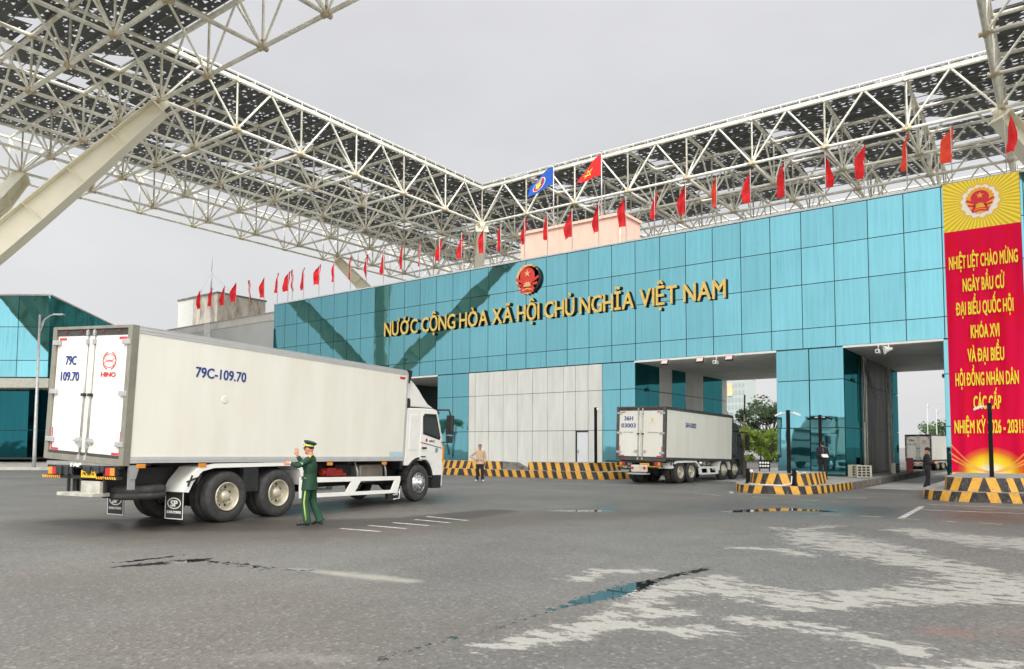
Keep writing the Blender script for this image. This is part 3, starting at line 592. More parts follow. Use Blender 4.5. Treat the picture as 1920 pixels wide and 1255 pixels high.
# banner
def banner():
    t = thing('banner', 'tall red banner with yellow lettering and emblem hung on the glass wall', 'banner', (-2.57, D - .14, 0))
    x0, x1, z0, z1 = -1.37, 1.40, .5, 13.12; nx, nz = 46, 90; mb = MB(); vs = []
    def fold(x, z):
        a = max(0, min(1, (10.9 - z) / 1.5)); return -.035 * a * (math.sin(x * 7 + .35 * z) + .6 * math.sin(x * 13 - .5 * z + 1)) - .02
    for j in range(nz + 1):
        for i in range(nx + 1):
            x = x0 + (x1 - x0) * i / nx; z = z0 + (z1 - z0) * j / nz; vs.append((x + .05 * (1 - j / nz), fold(x, z), z))
    fs = [(j * (nx + 1) + i, j * (nx + 1) + i + 1, (j + 1) * (nx + 1) + i + 1, (j + 1) * (nx + 1) + i) for j in range(nz) for i in range(nx)]
    mb.add(vs, fs, 0, True)
    m, nt, b = newmat('printed_banner'); b.inputs['Roughness'].default_value = .75; b.inputs['Specular IOR Level'].default_value = .12
    tc = nt.nodes.new('ShaderNodeTexCoord'); sp = nt.nodes.new('ShaderNodeSeparateXYZ'); nt.links.new(tc.outputs['Object'], sp.inputs[0]); x, z = sp.outputs[0], sp.outputs[2]
    red = (.74, .004, .055); streak = noise(nt, 1.4, 3, stretch=(1, 1, .25)); c = mixc(nt, rng(nt, streak, .5, .7), red, (.72, .006, .02))
    # printed sunrise at the foot
    dx = math_(nt, 'DIVIDE', math_(nt, 'SUBTRACT', x, .1), 1.0); dz = math_(nt, 'DIVIDE', math_(nt, 'SUBTRACT', z, .62), .85)
    d = math_(nt, 'SQRT', math_(nt, 'ADD', math_(nt, 'MULTIPLY', dx, dx), math_(nt, 'MULTIPLY', dz, dz)))
    c = mixc(nt, rng(nt, d, 1.25, .75, 0, 1), c, (.85, .35, .01)); c = mixc(nt, rng(nt, d, 1.0, .62), c, (.95, .70, .04)); c = mixc(nt, rng(nt, d, .55, .15), c, (.95, .9, .75))
    for k, (q, h) in enumerate(((.42, .8), (.62, .75), (.30, .85))):       # printed arcs sweeping up from the sun
        zz = math_(nt, 'ADD', .62, math_(nt, 'MULTIPLY', math_(nt, 'POWER', math_(nt, 'ABSOLUTE', math_(nt, 'SUBTRACT', x, .1)), 1.7), q))
        dd = math_(nt, 'ABSOLUTE', math_(nt, 'SUBTRACT', z, zz)); c = mixc(nt, rng(nt, dd, .055, .01, 0, h), c, (.92, .45, .10))
    c = mixc(nt, rng(nt, z, .62, .56), c, (.9, .62, .2))
    ang = math_(nt, 'ARCTAN2', math_(nt, 'SUBTRACT', z, 12.1), x); rays = math_(nt, 'SINE', math_(nt, 'MULTIPLY', ang, 52))
    yel = mixc(nt, rng(nt, rays, -.3, .4), srgb(226, 190, 40), srgb(250, 226, 96))
    rr = math_(nt, 'SQRT', math_(nt, 'ADD', math_(nt, 'POWER', math_(nt, 'ABSOLUTE', x), 2.0), math_(nt, 'POWER', math_(nt, 'ABSOLUTE', math_(nt, 'SUBTRACT', z, 12.1)), 2.0)))
    sc = math_(nt, 'MULTIPLY', math_(nt, 'SINE', math_(nt, 'MULTIPLY', ang, 14)), .035); rr = math_(nt, 'ADD', rr, sc)
    yel = mixc(nt, rng(nt, rr, .79, .77), yel, srgb(236, 196, 90)); yel = mixc(nt, rng(nt, rr, .69, .67), yel, srgb(244, 236, 226))
    c = mixc(nt, rng(nt, z, 10.94, 10.96), c, yel); nt.links.new(c, b.inputs['Base Color'])
    mb.build('cloth', m, t)
    emblem('printed_emblem', t, (0, -.03, 12.13), .56, .004, pm('print_orange', srgb(240, 170, 40), .6, var=0), pm('print_red', srgb(214, 30, 50), .6, var=0))
    my = pm('print_yellow', srgb(250, 224, 44), .55, var=0)
    for s, wd, z in (('NHIỆT LIỆT CHÀO MỪNG', 2.46, 9.30), ('NGÀY BẦU CỬ', 1.50, 8.29), ('ĐẠI BIỂU QUỐC HỘI', 2.05, 7.29), ('KHÓA XVI', 1.02, 6.28), ('VÀ ĐẠI BIỂU', 1.30, 5.28), ('HỘI ĐỒNG NHÂN DÂN', 2.24, 4.27), ('CÁC CẤP', .98, 3.27), ('NHIỆM KỲ 2026 - 2031!', 2.42, 2.26)):
        me_ = text('lettering', s, .56, my, t, AX_FRONT, (.03, -.085, z), wd, .002, .030)
    MB().tube([(-1.45, 0, 13.1), (1.45, 0, 13.1)], .03, 8).build('top_rod', M_STEEL, t); MB().tube([(-1.4, 0, .52), (1.5, 0, .52)], .025, 8).build('bottom_rod', M_STEEL, t)
banner()

# ------------------------------------------------------------------ space-frame canopy round an open court
HB, HT = 26.0, 29.9
HX0, HX1, HY0, HY1 = -50.7, -3.0, 26.6, 62.9
AXW, AYW = (HX1 - HX0) / 8, (HY1 - HY0) / 6
canopy = thing('space_frame_canopy', 'huge cream steel space frame canopy with perforated dark roof panels', 'canopy', (HX0, HY0, 0))
gx = lambda i: i * AXW; gy = lambda j: j * AYW
I0, I1, J0, J1 = -4, 12, -4, 10
OX0, OX1 = gx(I0) - 2.9, gx(I1) + 2.9; OY0, OY1 = gy(J0) - 2.9, gy(J1) + 2.9
M_PURL = pm('purlin_steel', (.20, .20, .19), .5, .3, var=.1)
def truss_run(a, b, n, first_last=True):
    """vertical truss from plan point a to b with n modules: chords, posts, V webs"""
    mb = MB(); a, b = Vector((*a, 0)), Vector((*b, 0)); zb, zt = Vector((0, 0, HB)), Vector((0, 0, HT)); d = (b - a)
    mb.tube([a + zb, b + zb], .135, 8); mb.tube([a + zt, b + zt], .145, 8)
    for i in range(n + 1):
        p = a + d * (i / n); mb.tube([p + zb, p + zt], .085, 6, caps=False)
        if i > 0: mb.tube([p + zb, a + d * ((i - .5) / n) + zt], .086, 6, caps=False)
        if i < n: mb.tube([p + zb, a + d * ((i + .5) / n) + zt], .086, 6, caps=False)
        # node sleeves, rust-tinted
        u = d.normalized()
        mb.tube([p + zb - u * .34, p + zb + u * .34], .175, 8, mi=1); mb.tube([p + zb + Vector((0, 0, .05)), p + zb + Vector((0, 0, .42))], .15, 8, mi=1)
        mb.tube([p + zt - u * .22, p + zt + u * .22], .17, 8, mi=1 if i % 2 else 0)
    return mb
def add_truss(a, b, n): truss_run(a, b, n).build('truss', [M_CREAM, M_RUST], canopy)
for j in range(J0, J1 + 1):
    if 0 < j < 6: runs = ((I0, 0), (8, I1))
    else: runs = ((I0, I1),)
    for a, b in runs: add_truss((gx(a), gy(j)), (gx(b), gy(j)), b - a)
for i in range(I0, I1 + 1):
    if 0 < i < 8: runs = ((J0, 0), (6, J1))
    else: runs = ((J0, J1),)
    for a, b in runs: add_truss((gx(i), gy(a)), (gx(i), gy(b)), b - a)
for x in (OX0, OX1):                                   # outer rims
    mb = MB(); mb.tube([(x, OY0, HB), (x, OY1, HB)], .13, 8); mb.tube([(x, OY0, HT), (x, OY1, HT)], .13, 8)
    xi = gx(I0) if x < 0 else gx(I1)
    for j in range(J0, J1 + 1):
        mb.tube([(x, gy(j), HB), (x, gy(j), HT)], .09, 6); mb.tube([(x, gy(j), HB), (xi, gy(j), HB)], .11, 6); mb.tube([(x, gy(j), HT), (xi, gy(j), HT)], .11, 6); mb.tube([(x, gy(j), HT), (xi, gy(j), HB)], .09, 6)
        mb.tube([(x, gy(j) - .3, HB), (x, gy(j) + .3, HB)], .17, 8, mi=1)
        if j < J1: mb.tube([(x, gy(j), HB), (x, gy(j) + AYW / 2, HT)], .09, 6); mb.tube([(x, gy(j + 1), HB), (x, gy(j) + AYW / 2, HT)], .09, 6)
    mb.build('rim_truss', [M_CREAM, M_RUST], canopy)
for y in (OY1,):
    mb = MB(); mb.tube([(OX0, y, HB), (OX1, y, HB)], .13, 8); mb.tube([(OX0, y, HT), (OX1, y, HT)], .13, 8); yi = gy(J1)
    for i in range(I0, I1 + 1):
        mb.tube([(gx(i), y, HB), (gx(i), y, HT)], .09, 6); mb.tube([(gx(i), y, HB), (gx(i), yi, HB)], .11, 6); mb.tube([(gx(i), y, HT), (gx(i), yi, HT)], .11, 6)
    mb.build('rim_truss', [M_CREAM, M_RUST], canopy)
# perforated panels: triangular punched holes in the sheet
def perf_mat():
    m, nt, b = newmat('perforated_sheet'); o = nt.nodes['Material Output']
    geo = nt.nodes.new('ShaderNodeTexCoord'); sp = nt.nodes.new('ShaderNodeSeparateXYZ'); nt.links.new(geo.outputs['Object'], sp.inputs[0])
    def layer(sz, ox, oy, dens, hmin, hmax, wid):
        X = math_(nt, 'ADD', math_(nt, 'DIVIDE', sp.outputs[0], sz), ox); Y = math_(nt, 'ADD', math_(nt, 'DIVIDE', sp.outputs[1], sz * .8), oy)
        cx, cy = math_(nt, 'FLOOR', X), math_(nt, 'FLOOR', Y); u = math_(nt, 'SUBTRACT', X, cx); v = math_(nt, 'SUBTRACT', Y, cy)
        wn = nt.nodes.new('ShaderNodeTexWhiteNoise'); wn.noise_dimensions = '3D'
        cv = nt.nodes.new('ShaderNodeCombineXYZ'); nt.links.new(cx, cv.inputs[0]); nt.links.new(cy, cv.inputs[1]); nt.links.new(math_(nt, 'ADD', cx, math_(nt, 'MULTIPLY', cy, 3.7)), cv.inputs[2]); nt.links.new(cv.outputs[0], wn.inputs['Vector'])
        sc = nt.nodes.new('ShaderNodeSeparateColor'); nt.links.new(wn.outputs['Color'], sc.inputs[0]); r1, r2_, r3 = sc.outputs[0], sc.outputs[1], sc.outputs[2]
        flip = math_(nt, 'GREATER_THAN', r3, .5)
        vv = math_(nt, 'ADD', math_(nt, 'MULTIPLY', v, math_(nt, 'SUBTRACT', 1, flip)), math_(nt, 'MULTIPLY', math_(nt, 'SUBTRACT', 1, v), flip))
        h = rng(nt, r1, 0, 1, hmin, hmax); q = math_(nt, 'DIVIDE', math_(nt, 'SUBTRACT', vv, .2), h)
        uc = math_(nt, 'ABSOLUTE', math_(nt, 'SUBTRACT', u, rng(nt, r2_, 0, 1, .4, .6)))
        inside = math_(nt, 'MULTIPLY', math_(nt, 'GREATER_THAN', q, 0), math_(nt, 'LESS_THAN', uc, math_(nt, 'MULTIPLY', math_(nt, 'SUBTRACT', 1, q), wid)))
        return math_(nt, 'MULTIPLY', inside, math_(nt, 'LESS_THAN', math_(nt, 'FRACT', math_(nt, 'MULTIPLY', r1, 7.3)), dens))
    hole = math_(nt, 'MAXIMUM', layer(.80, .13, .2, .50, .26, .50, .26), layer(.55, .55, .37, .30, .16, .38, .20))
    # dark seams of the sheet joints
    seam = math_(nt, 'LESS_THAN', math_(nt, 'FRACT', math_(nt, 'DIVIDE', sp.outputs[0], 1.49)), .02)
    n = noise(nt, .5, 4); c = mixc(nt, n, (.058, .066, .064), (.088, .096, .092)); c = mixc(nt, math_(nt, 'MULTIPLY', seam, .7), c, (.01, .012, .012))
    nt.links.new(c, b.inputs['Base Color']); b.inputs['Roughness'].default_value = .55
    tp = nt.nodes.new('ShaderNodeBsdfTransparent'); mx = nt.nodes.new('ShaderNodeMixShader')
    nt.links.new(hole, mx.inputs[0]); nt.links.new(b.outputs[0], mx.inputs[1]); nt.links.new(tp.outputs[0], mx.inputs[2]); nt.links.new(mx.outputs[0], o.inputs[0])
    return m
M_PERF = perf_mat()
def cell_panel(mb, x, y, wx, wy, var, flat, ox=0, oy=0):
    """folded sheet over one bay, some with a corner left open"""
    z = HT + .42; e = (0 if flat else 1)
    P = lambda u, v, h: (x + u * wx - ox, y + v * wy - oy, z + h * e)
    if var == 0: mb.add([P(.0, 0, 0), P(1, 0, 0), P(1, 1, .0), P(0, 1, 0)], [(0, 1, 2, 3)])
    elif var == 1:
        mb.add([P(0, 0, .0), P(1, 0, 0), P(1, 1, .4), P(.36, 1, .4), P(0, .6, .2)], [(0, 1, 2, 3, 4)])
    elif var == 2:
        mb.add([P(0, 0, .4), P(.62, 0, .4), P(1, .42, .2), P(1, 1, 0), P(0, 1, 0)], [(0, 1, 2, 3, 4)])
    else:
        mb.add([P(0, 0, .35), P(1, 0, 0), P(1, 1, .0), P(.30, 1, .1)], [(0, 1, 2, 3)])
cells = []
for i in range(I0, I1):
    for j in range(J0, J1):
        if 0 <= i < 8 and 0 <= j < 6: continue
        edge = (i == -1 and 0 <= j < 6) or (j == -1 and 0 <= i < 8)
        var = 0 if (edge or i == I0) else (1, 2, 1, 3, 0)[(i * 2 + j * 3) % 5]
        if 0 <= i < 8 and j >= 6: var = (2, 1, 2, 1)[(i + 2 * j) % 4]
        cells.append((gx(i), gy(j), AXW, AYW, var, i in (-1, 8) or j in (-1, 6)))
for j in range(J0, J1): cells.append((OX0 + 1.5, gy(j), gx(I0) - OX0 - 1.5, AYW, 0, True))
cam_local = Vector((-HX0, -HY0))
def vis_key(c):
    p = Vector((c[0] + c[2] / 2 + HX0, c[1] + c[3] / 2 + HY0, HT)); q = m3.inverted() @ p
    d = -q.z
    if d < 1: return 1e9
    sx_, sy_ = q.x / d * F + 960, PY - q.y / d * F
    return d + (0 if (-120 < sx_ < 2040 and -160 < sy_ < 900) else 1e5)
cells.sort(key=vis_key)
restp = MB()
for k, c in enumerate(cells):
    if k < 100:
        mb = MB(); cx, cy = c[0] + c[2] / 2, c[1] + c[3] / 2; cell_panel(mb, *c, cx, cy); mb.build('roof_panel', M_PERF, canopy, Matrix.Translation((cx, cy, 0)))
    else: cell_panel(restp, *c)
tag(restp.build('roof_panel', M_PERF, canopy), kind='stuff')
for j in range(J0, J1):
    for q in (0, .25, .5, .75):
        y = gy(j) + q * AYW
        for a, b in (((I0, 0), (8, I1)) if (0 <= j < 6) else ((I0, I1),)): MB().tube([(gx(a), y, HT + .30), (gx(b), y, HT + .30)], .045, 5).build('purlin', M_PURL, canopy)
mb = MB()                                              # eaves trim along the court edge
for a, b in (((0, 0), (0, gy(6))), ((0, gy(6)), (gx(8), gy(6))), ((gx(8), 0), (gx(8), gy(6))), ((0, 0), (gx(8), 0))):
    mb.tube([(*a, HT + .55), (*b, HT + .55)], .05, 6); mb.tube([(*a, HT + .22), (*b, HT + .22)], .05, 6)
    L = math.hypot(b[0] - a[0], b[1] - a[1]); n = int(L / 1.5)
    for k in range(n + 1):
        t = k / n; x, y = a[0] + (b[0] - a[0]) * t, a[1] + (b[1] - a[1]) * t; mb.tube([(x, y, HT), (x, y, HT + .62)], .035, 5)
mb.build('eaves_rail', M_CREAM, canopy)
# tree columns: four tapered I-section arms on a hub
def arm(base, node):
    a, b = Vector(base), Vector(node); d = (b - a); L = d.length; d.normalize(); s = Vector((-d.y, d.x, 0)).normalized(); up = s.cross(d)
    if up.z < 0: up = -up
    mb = MB(); n = 12; hw = .52
    H = lambda t: .48 + .52 * math.sin(math.pi * min(1, .18 + .75 * t)) * (1 - .35 * t)
    for i in range(n):
        t0, t1 = i / n, (i + 1) / n; p0, p1 = a + d * L * t0, a + d * L * t1; h0, h1 = H(t0), H(t1)
        for sg in (-1, 1):                             # flanges
            v = [p0 + up * h0 * sg - s * hw, p0 + up * h0 * sg + s * hw, p1 + up * h1 * sg + s * hw, p1 + up * h1 * sg - s * hw]
            w_ = [q - up * sg * .07 for q in v]; mb.add(v + w_, [(0, 1, 2, 3), (7, 6, 5, 4), (0, 4, 5, 1), (1, 5, 6, 2), (2, 6, 7, 3), (3, 7, 4, 0)])
        hh0, hh1 = h0 - .075, h1 - .075                # web
        v = [p0 - up * hh0 - s * .04, p0 + up * hh0 - s * .04, p1 + up * hh1 - s * .04, p1 - up * hh1 - s * .04]; w_ = [q + s * .08 for q in v]
        mb.add(v + w_, [(0, 1, 2, 3), (7, 6, 5, 4)])
        if i % 2 == 1 or i == 0: mb.obox(p1 if i else p0 + d * .2, s * (hw - .06), up * (hh1 - .005), d * .03)
    mb.obox(b - d * .05, s * .7, up * (H(1) + .06), d * .05); mb.tube([b, b + Vector((0, 0, .01)) + d * .6], .28, 10)
    mb.build('column_arm', pm('smooth_cream_paint', srgb(240, 234, 210), .45, var=.02, scale=.8), canopy)
HUBZ = 9.4
for (ci, cj) in ((-2, -2), (-2, 8), (10, 8), (10, -2)):
    c = Vector((gx(ci), gy(cj), 0))
    for di in (-2, 2):
        for dj in (-2, 2):
            nd = Vector((gx(ci + di), gy(cj + dj), HB - .55)); o = (nd - c); o.z = 0; o.normalize(); arm(c + o * 1.15 + Vector((0, 0, HUBZ)), nd)
    mb = MB(); mb.lathe([(1.9, 0), (1.9, .5), (1.35, .8), (1.3, HUBZ - 2.2), (1.75, HUBZ - 1.4), (1.8, HUBZ - .2), (1.5, HUBZ + .5), (.4, HUBZ + .9)], c, (0, 0, 1), 16, sm=False); mb.build('column_pedestal', M_CREAM, canopy)

# ------------------------------------------------------------------ flags along the roof edge
def flag_cloth(width, lean, seed, h=1.6):
    rd = random.Random(seed); mb = MB(); nu, nv = 9, 14; vs = []
    ph = rd.uniform(0, 6); am = rd.uniform(.05, .11); bul = rd.uniform(.35, .7)
    for j in range(nv + 1):
        v = j / nv
        wv = width * (min(1, (1 - v) / (1 - bul)) ** .8 if v > bul else (.86 + .14 * v / bul))   # narrow at the top, full below
        for i in range(nu + 1):
            u = i / nu; x = -u * wv - lean * u * (1 - v) * .3; sag = -.34 * u * u * wv + (.12 * u if v < .2 else 0)
            vs.append((x, am * math.sin(u * 9 + ph + v * 3) * u + .03 * math.sin(v * 11 + ph), v * h + sag - .1 * u * (v > .85)))
    fs = [(j * (nu + 1) + i, j * (nu + 1) + i + 1, (j + 1) * (nu + 1) + i + 1, (j + 1) * (nu + 1) + i) for j in range(nv) for i in range(nu)]
    return mb.add(vs, fs, 0, True)
FX = [-62.99, -61.27, -59.27, -57.5, -55.51, -53.45, -51.65, -50.25, -49.7, -48.28, -46.39, -44.63, -42.76, -41.01, -39.22, -37.34, -35.63, -33.8, -31.85, -29.95, -28.56, -26.68, -24.98, -23.21, -21.39, -19.62, -17.85, -16.03, -14.3, -12.51, -10.78, -8.87, -7.17, -5.37, -3.61, -1.62]
FW = [.35, .4, .4, .5, .2, .42, .32, .5, .42, .62, .45, .25, .48, .3, .55, .42, .32, .28, .32, .3, .24, .26, .22, .5, .45, .38, .25, .42, .24, .36, .42, -.3, .36, .28, .4, -.3]
ORD = ['first', 'second', 'third', 'fourth', 'fifth', 'sixth', 'seventh', 'eighth', 'ninth', 'tenth', 'eleventh', 'twelfth', 'thirteenth', 'fourteenth', 'fifteenth', 'sixteenth', 'seventeenth', 'eighteenth']
protos = {}
for i, (x, wd) in enumerate(zip(FX, FW)):
    ylo = 37.35; zlo = 13.1 if i > 5 else 13.0
    shape = 'narrow limp' if abs(wd) < .3 else ('broad hanging' if abs(wd) > .46 else 'half-furled drooping')
    col = 'orange-red' if i in (28, 33, 34) else 'red'
    lab = '%s %s flag on the roof edge, %s from the %s' % (shape, col, ORD[i] if i < 18 else ORD[35 - i], 'left' if i < 18 else 'right')
    t = thing('roof_flag', lab, 'flag', (x, ylo, zlo), 0, 'small red flags along the roof edge')
    MB().tube([(0, 0, 0), (0, 0, 2.75)], .022, 6).build('pole', M_STEEL, t)
    c = flag_cloth(abs(wd) * 1.18, .1, 100 + i, 1.72).build('cloth', M_FLAGO if i in (28, 33, 34) else M_FLAG, t); c.location = (0, 0, 1.02 + random.uniform(-.08, .06)); c.rotation_euler = (R(random.uniform(-4, 4)), R(random.uniform(-3, 6)), R(random.uniform(-40, 30)))
    if wd < 0: c.scale = (-1, 1, 1)
def wave_flag(name, label, loc, h, cloth_mat, extra, w_, hh, drop, rz, taper):
    t = thing(name, label, 'flag', loc); MB().tube([(0, 0, 0), (0, 0, h)], [.06, .035], 10).ell((0, 0, h + .05), (.07, .07, .07), 8).build('pole', M_STEEL, t)
    nu, nv = 24, 14; vs = []
    for j in range(nv + 1):
        for i in range(nu + 1):
            u, v = i / nu, j / nv; vs.append((-u * w_ * (1 - .15 * u) - .25 * (1 - v) * u, .12 * math.sin(u * 7 + v * 2) * u ** .6, h - .12 - hh + v * hh * (1 - taper * u) - drop * (u ** 1.2) + .10 * math.sin(u * 8)))
    fs = [(j * (nu + 1) + i, j * (nu + 1) + i + 1, (j + 1) * (nu + 1) + i + 1, (j + 1) * (nu + 1) + i) for j in range(nv) for i in range(nu)]
    c = MB().add(vs, fs, 0, True).build('cloth', cloth_mat, t); c.rotation_euler = (0, 0, R(rz))
    S = lambda u, v: Vector((-u * w_ * (1 - .15 * u) - .25 * (1 - v) * u, .12 * math.sin(u * 7 + v * 2) * u ** .6, h - .12 - hh + v * hh * (1 - taper * u) - drop * (u ** 1.2) + .10 * math.sin(u * 8)))
    for nm, poly, m_, off in extra:
        mb = MB(); 
        for sg in (-1, 1):
            pts = [S(a, b) + Vector((0, sg * off, 0)) for a, b in poly]; cc = sum(pts, Vector()) / len(pts); n = len(pts)
            mb.add(pts + [cc], [(k, (k + 1) % n, n) if sg > 0 else ((k + 1) % n, k, n) for k in range(n)])
        mb.build(nm, m_, c)
circ = lambda r, n=20: [(.52 + r * .68 * math.cos(2 * math.pi * k / n), .5 + r * math.sin(2 * math.pi * k / n)) for k in range(n)]
M_BLUE = pm('blue_flag_cloth', (.012, .10, .48), .7, var=.05); M_WF = pm('white_print', (.8, .8, .8), .6, var=0); M_RF = pm('red_print', (.6, .02, .02), .6, var=0)
sheaf = [(.52, .27), (.62, .40), (.60, .55), (.66, .74), (.52, .66), (.38, .74), (.44, .55), (.42, .40)]
wave_flag('regional_flag', 'blue flag with red disc and yellow sheaf on a tall pole above the roof', (-30.87, 47, 17.3), 5.9, M_BLUE, [('white_ring', circ(.36), M_WF, .010), ('red_disc', circ(.32), M_RF, .016), ('yellow_sheaf', sheaf, M_PALEYEL, .022)], 2.7, 1.45, .62, 0, .40)
wave_flag('national_flag', 'large red flag with yellow star on the tallest pole above the roof', (-26.67, 47, 17.3), 5.9, M_FLAG, [('yellow_star', [(.5 + (.30 if k % 2 == 0 else .12) * .7 * math.sin(k * math.pi / 5), .5 + (.30 if k % 2 == 0 else .12) * math.cos(k * math.pi / 5)) for k in range(10)], M_PALEYEL, .014)], 2.15, 1.65, .30, 8, .80)

# ------------------------------------------------------------------ other buildings
t = thing('rooftop_block', 'pale pink rendered plant room on the roof behind the emblem', 'rooftop building', (-32.5, 45, 13.15))
MB().box(0, 8.6, 0, 2.6, 0, 4.35).build('wall', M_PINK, t)
MB().box(-.12, 8.72, -.12, 2.7, 4.352, 4.55).build('roof', M_PINK, t)
f = MB().box(8.602, 8.66, .5, 2.1, .2, 1.9).build('window', pm('pale_blue_glass', (.45, .58, .60), .15, var=.05), t); MB().box(8.602, 8.70, .4, .5, .15, 2.0).box(8.602, 8.70, 2.1, 2.2, .15, 2.0).box(8.602, 8.70, .4, 2.2, 2.0, 2.1).build('frame', M_WHITE, f)
MB().tube([(8.45, -.1, 0), (8.45, -.1, 4.3)], .07, 8).build('drain_pipe', M_PINK, t)
t = thing('grey_building', 'low grey clad building with weathered roof block left of the glass gateway', 'building', (-51.62, 40, 0))
MB().box(-46, 0, 0, 12, 0, 13.3).build('wall', M_GREYWALL, t)
mb = MB()
for k in range(14): mb.box(-3.2 * k - 3.18, -3.2 * k - .02, -.05, 0, 12.65, 13.3)
mb.build('parapet_panel', pm('parapet_grey', srgb(196, 192, 184), .6, var=.08, scale=.8), t)
MB().box(-46.1, 0, -.1, .3, 13.302, 13.4).build('coping', M_CONC, t)
MB().box(-14.9, -13.9, -.16, -.04, 0, 13.28).build('downpipe_panel', pm('light_panel', (.62, .62, .6), .5), t)
M_BLOCK = pm('peeling_render', srgb(206, 198, 184), .85, var=.22, scale=.9, dirt=srgb(120, 96, 84), stretch=(1.2, 1.2, .5))
rb = MB().box(-34.2, -25.9, 8, 14.4, 13.2, 19.0).build('roof_block', M_BLOCK, t)
MB().box(-34.3, -25.8, 7.9, 14.5, 19.002, 19.2).build('slab', M_CONC_D, rb)
MB().box(-34.2, -30.9, 7.98, 8, 13.4, 18.9).build('pale_render', pm('pale_render', srgb(214, 212, 204), .8, var=.05), rb)
an = MB().tube([(-28.9, 9, 19.2), (-28.9, 9, 22)], .09, 8).tube([(-28.9, 9, 22), (-28.7, 9, 24.3)], .035, 6).build('antenna_mast', M_STEEL, t)
mb = MB()
for q in ((-25.9, 9), (-29, 13), (-32, 9)): mb.tube([(-28.9, 9, 22), (*q, 19.2)], .012, 4)
mb.build('guy_wire', M_STEEL, an)

# slanted glass control building at the far left (aligned with the kerb it stands on)
ua = Vector((.804, .595)); ub = Vector((-.74, .672))
cr = Vector((-77.3, 30.5))
t = thing('glass_control_building', 'dark teal glass control building with pale floor band at far left', 'building', (cr.x * .86, cr.y * .86, .23)); t.scale = (.86,) * 3
W3 = lambda a, b, z: (ua.x * a + ub.x * b, ua.y * a + ub.y * b, z)
def wallp(name, mt, a0, a1, b0, b1, z0, z1, nrm, lean0=0, lean1=0, par=None):
    n = Vector((*nrm, 0)); c = [Vector(W3(a0, b0, z0)) + n * lean0, Vector(W3(a1, b1, z0)) + n * lean0, Vector(W3(a1, b1, z1)) + n * lean1, Vector(W3(a0, b0, z1)) + n * lean1]
    mb = MB(); mb.add(c + [q - n * .06 for q in c], [(0, 1, 2, 3), (7, 6, 5, 4), (0, 4, 5, 1), (1, 5, 6, 2), (2, 6, 7, 3), (3, 7, 4, 0)]); return mb.build(name, mt, par or t)
nf = (ua.y, -ua.x); nr = (-ub.y * -1, ub.x * -1)
nr = Vector((ub.y, -ub.x)); nr = (nr.x, nr.y)
for i in range(8):
    for z0, z1, mt in ((.4, 3.0, GLASS_SHADE), (3.0, 6.9, GLASS_SHADE), (8.0, 9.6, GLASS), (9.6, 12.8, GLASS), (12.8, 15.8, GLASS)):
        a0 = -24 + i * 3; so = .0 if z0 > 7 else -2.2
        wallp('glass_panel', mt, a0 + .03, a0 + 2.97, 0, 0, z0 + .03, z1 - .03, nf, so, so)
for i in range(6):
    for z0, z1, mt in ((.4, 3.0, GLASS_SHADE), (3.0, 6.9, GLASS_SHADE), (8.0, 11.5, GLASS_D), (11.5, 15.8, GLASS_D)):
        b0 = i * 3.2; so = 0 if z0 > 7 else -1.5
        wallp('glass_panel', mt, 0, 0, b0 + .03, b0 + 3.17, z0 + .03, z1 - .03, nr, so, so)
mb = MB()
def blk(a0, a1, b0, b1, z0, z1, mt, nm):
    v = [Vector(W3(a, b, z)) for z in (z0, z1) for b in (b0, b1) for a in (a0, a1)]
    return MB().add(v, [(0, 2, 3, 1), (4, 5, 7, 6), (0, 1, 5, 4), (2, 6, 7, 3), (0, 4, 6, 2), (1, 3, 7, 5)]).build(nm, mt, t)
blk(-24, -.10, .10, 19.2, 7.95, 15.75, M_BACK, 'wall'); blk(-24, -1.7, 2.4, 19.2, .2, 6.95, M_BACK, 'wall')
blk(-24, .15, -.15, 19.3, 7.0, 7.9, pm('pale_floor_band', srgb(202, 200, 186), .5, var=.08), 'floor_band'); blk(-24, .06, -.08, 19.3, 15.8, 15.95, M_STEEL, 'roof')
mb = MB()
for k in range(7):
    p = Vector(W3(-21 + k * 3.1, 5.5, 6.1)); mb.obox(p, Vector((ua.x, ua.y, 0)) * .55, Vector((ub.x, ub.y, 0)) * .08, Vector((0, 0, .03)))
mb.build('ceiling_lamp', M_WHITE, t)
# pavement at its foot
kd = Vector((.804, .595, 0)); kn = Vector((-.595, .804, 0)); k0 = Vector((-53.4, 19.8, 0))
def slab(name, a0, a1, b0, b1, z0, z1, mt, bev=0):
    v = [k0 + kd * a + kn * b + Vector((0, 0, z)) for z in (z0, z1) for b in (b0, b1) for a in (a0, a1)]
    return MB().add(v, [(0, 2, 3, 1), (4, 5, 7, 6), (0, 1, 5, 4), (2, 6, 7, 3), (0, 4, 6, 2), (1, 3, 7, 5)]).build(name, mt, None, None, bev)
tag(slab('pavement', -40, 14, .31, 36, 0, .16, pm('pavement_concrete', (.42, .40, .35), .8, var=.12, scale=1.2)), 'pale concrete pavement in front of the control building', 'pavement', kind='structure')
tag(slab('kerb', -40, 14, 0, .30, 0, .18, pm('kerb_stone', (.46, .44, .39), .8, var=.15, scale=2), .02), 'pale concrete kerb along the pavement', 'kerb', kind='structure')

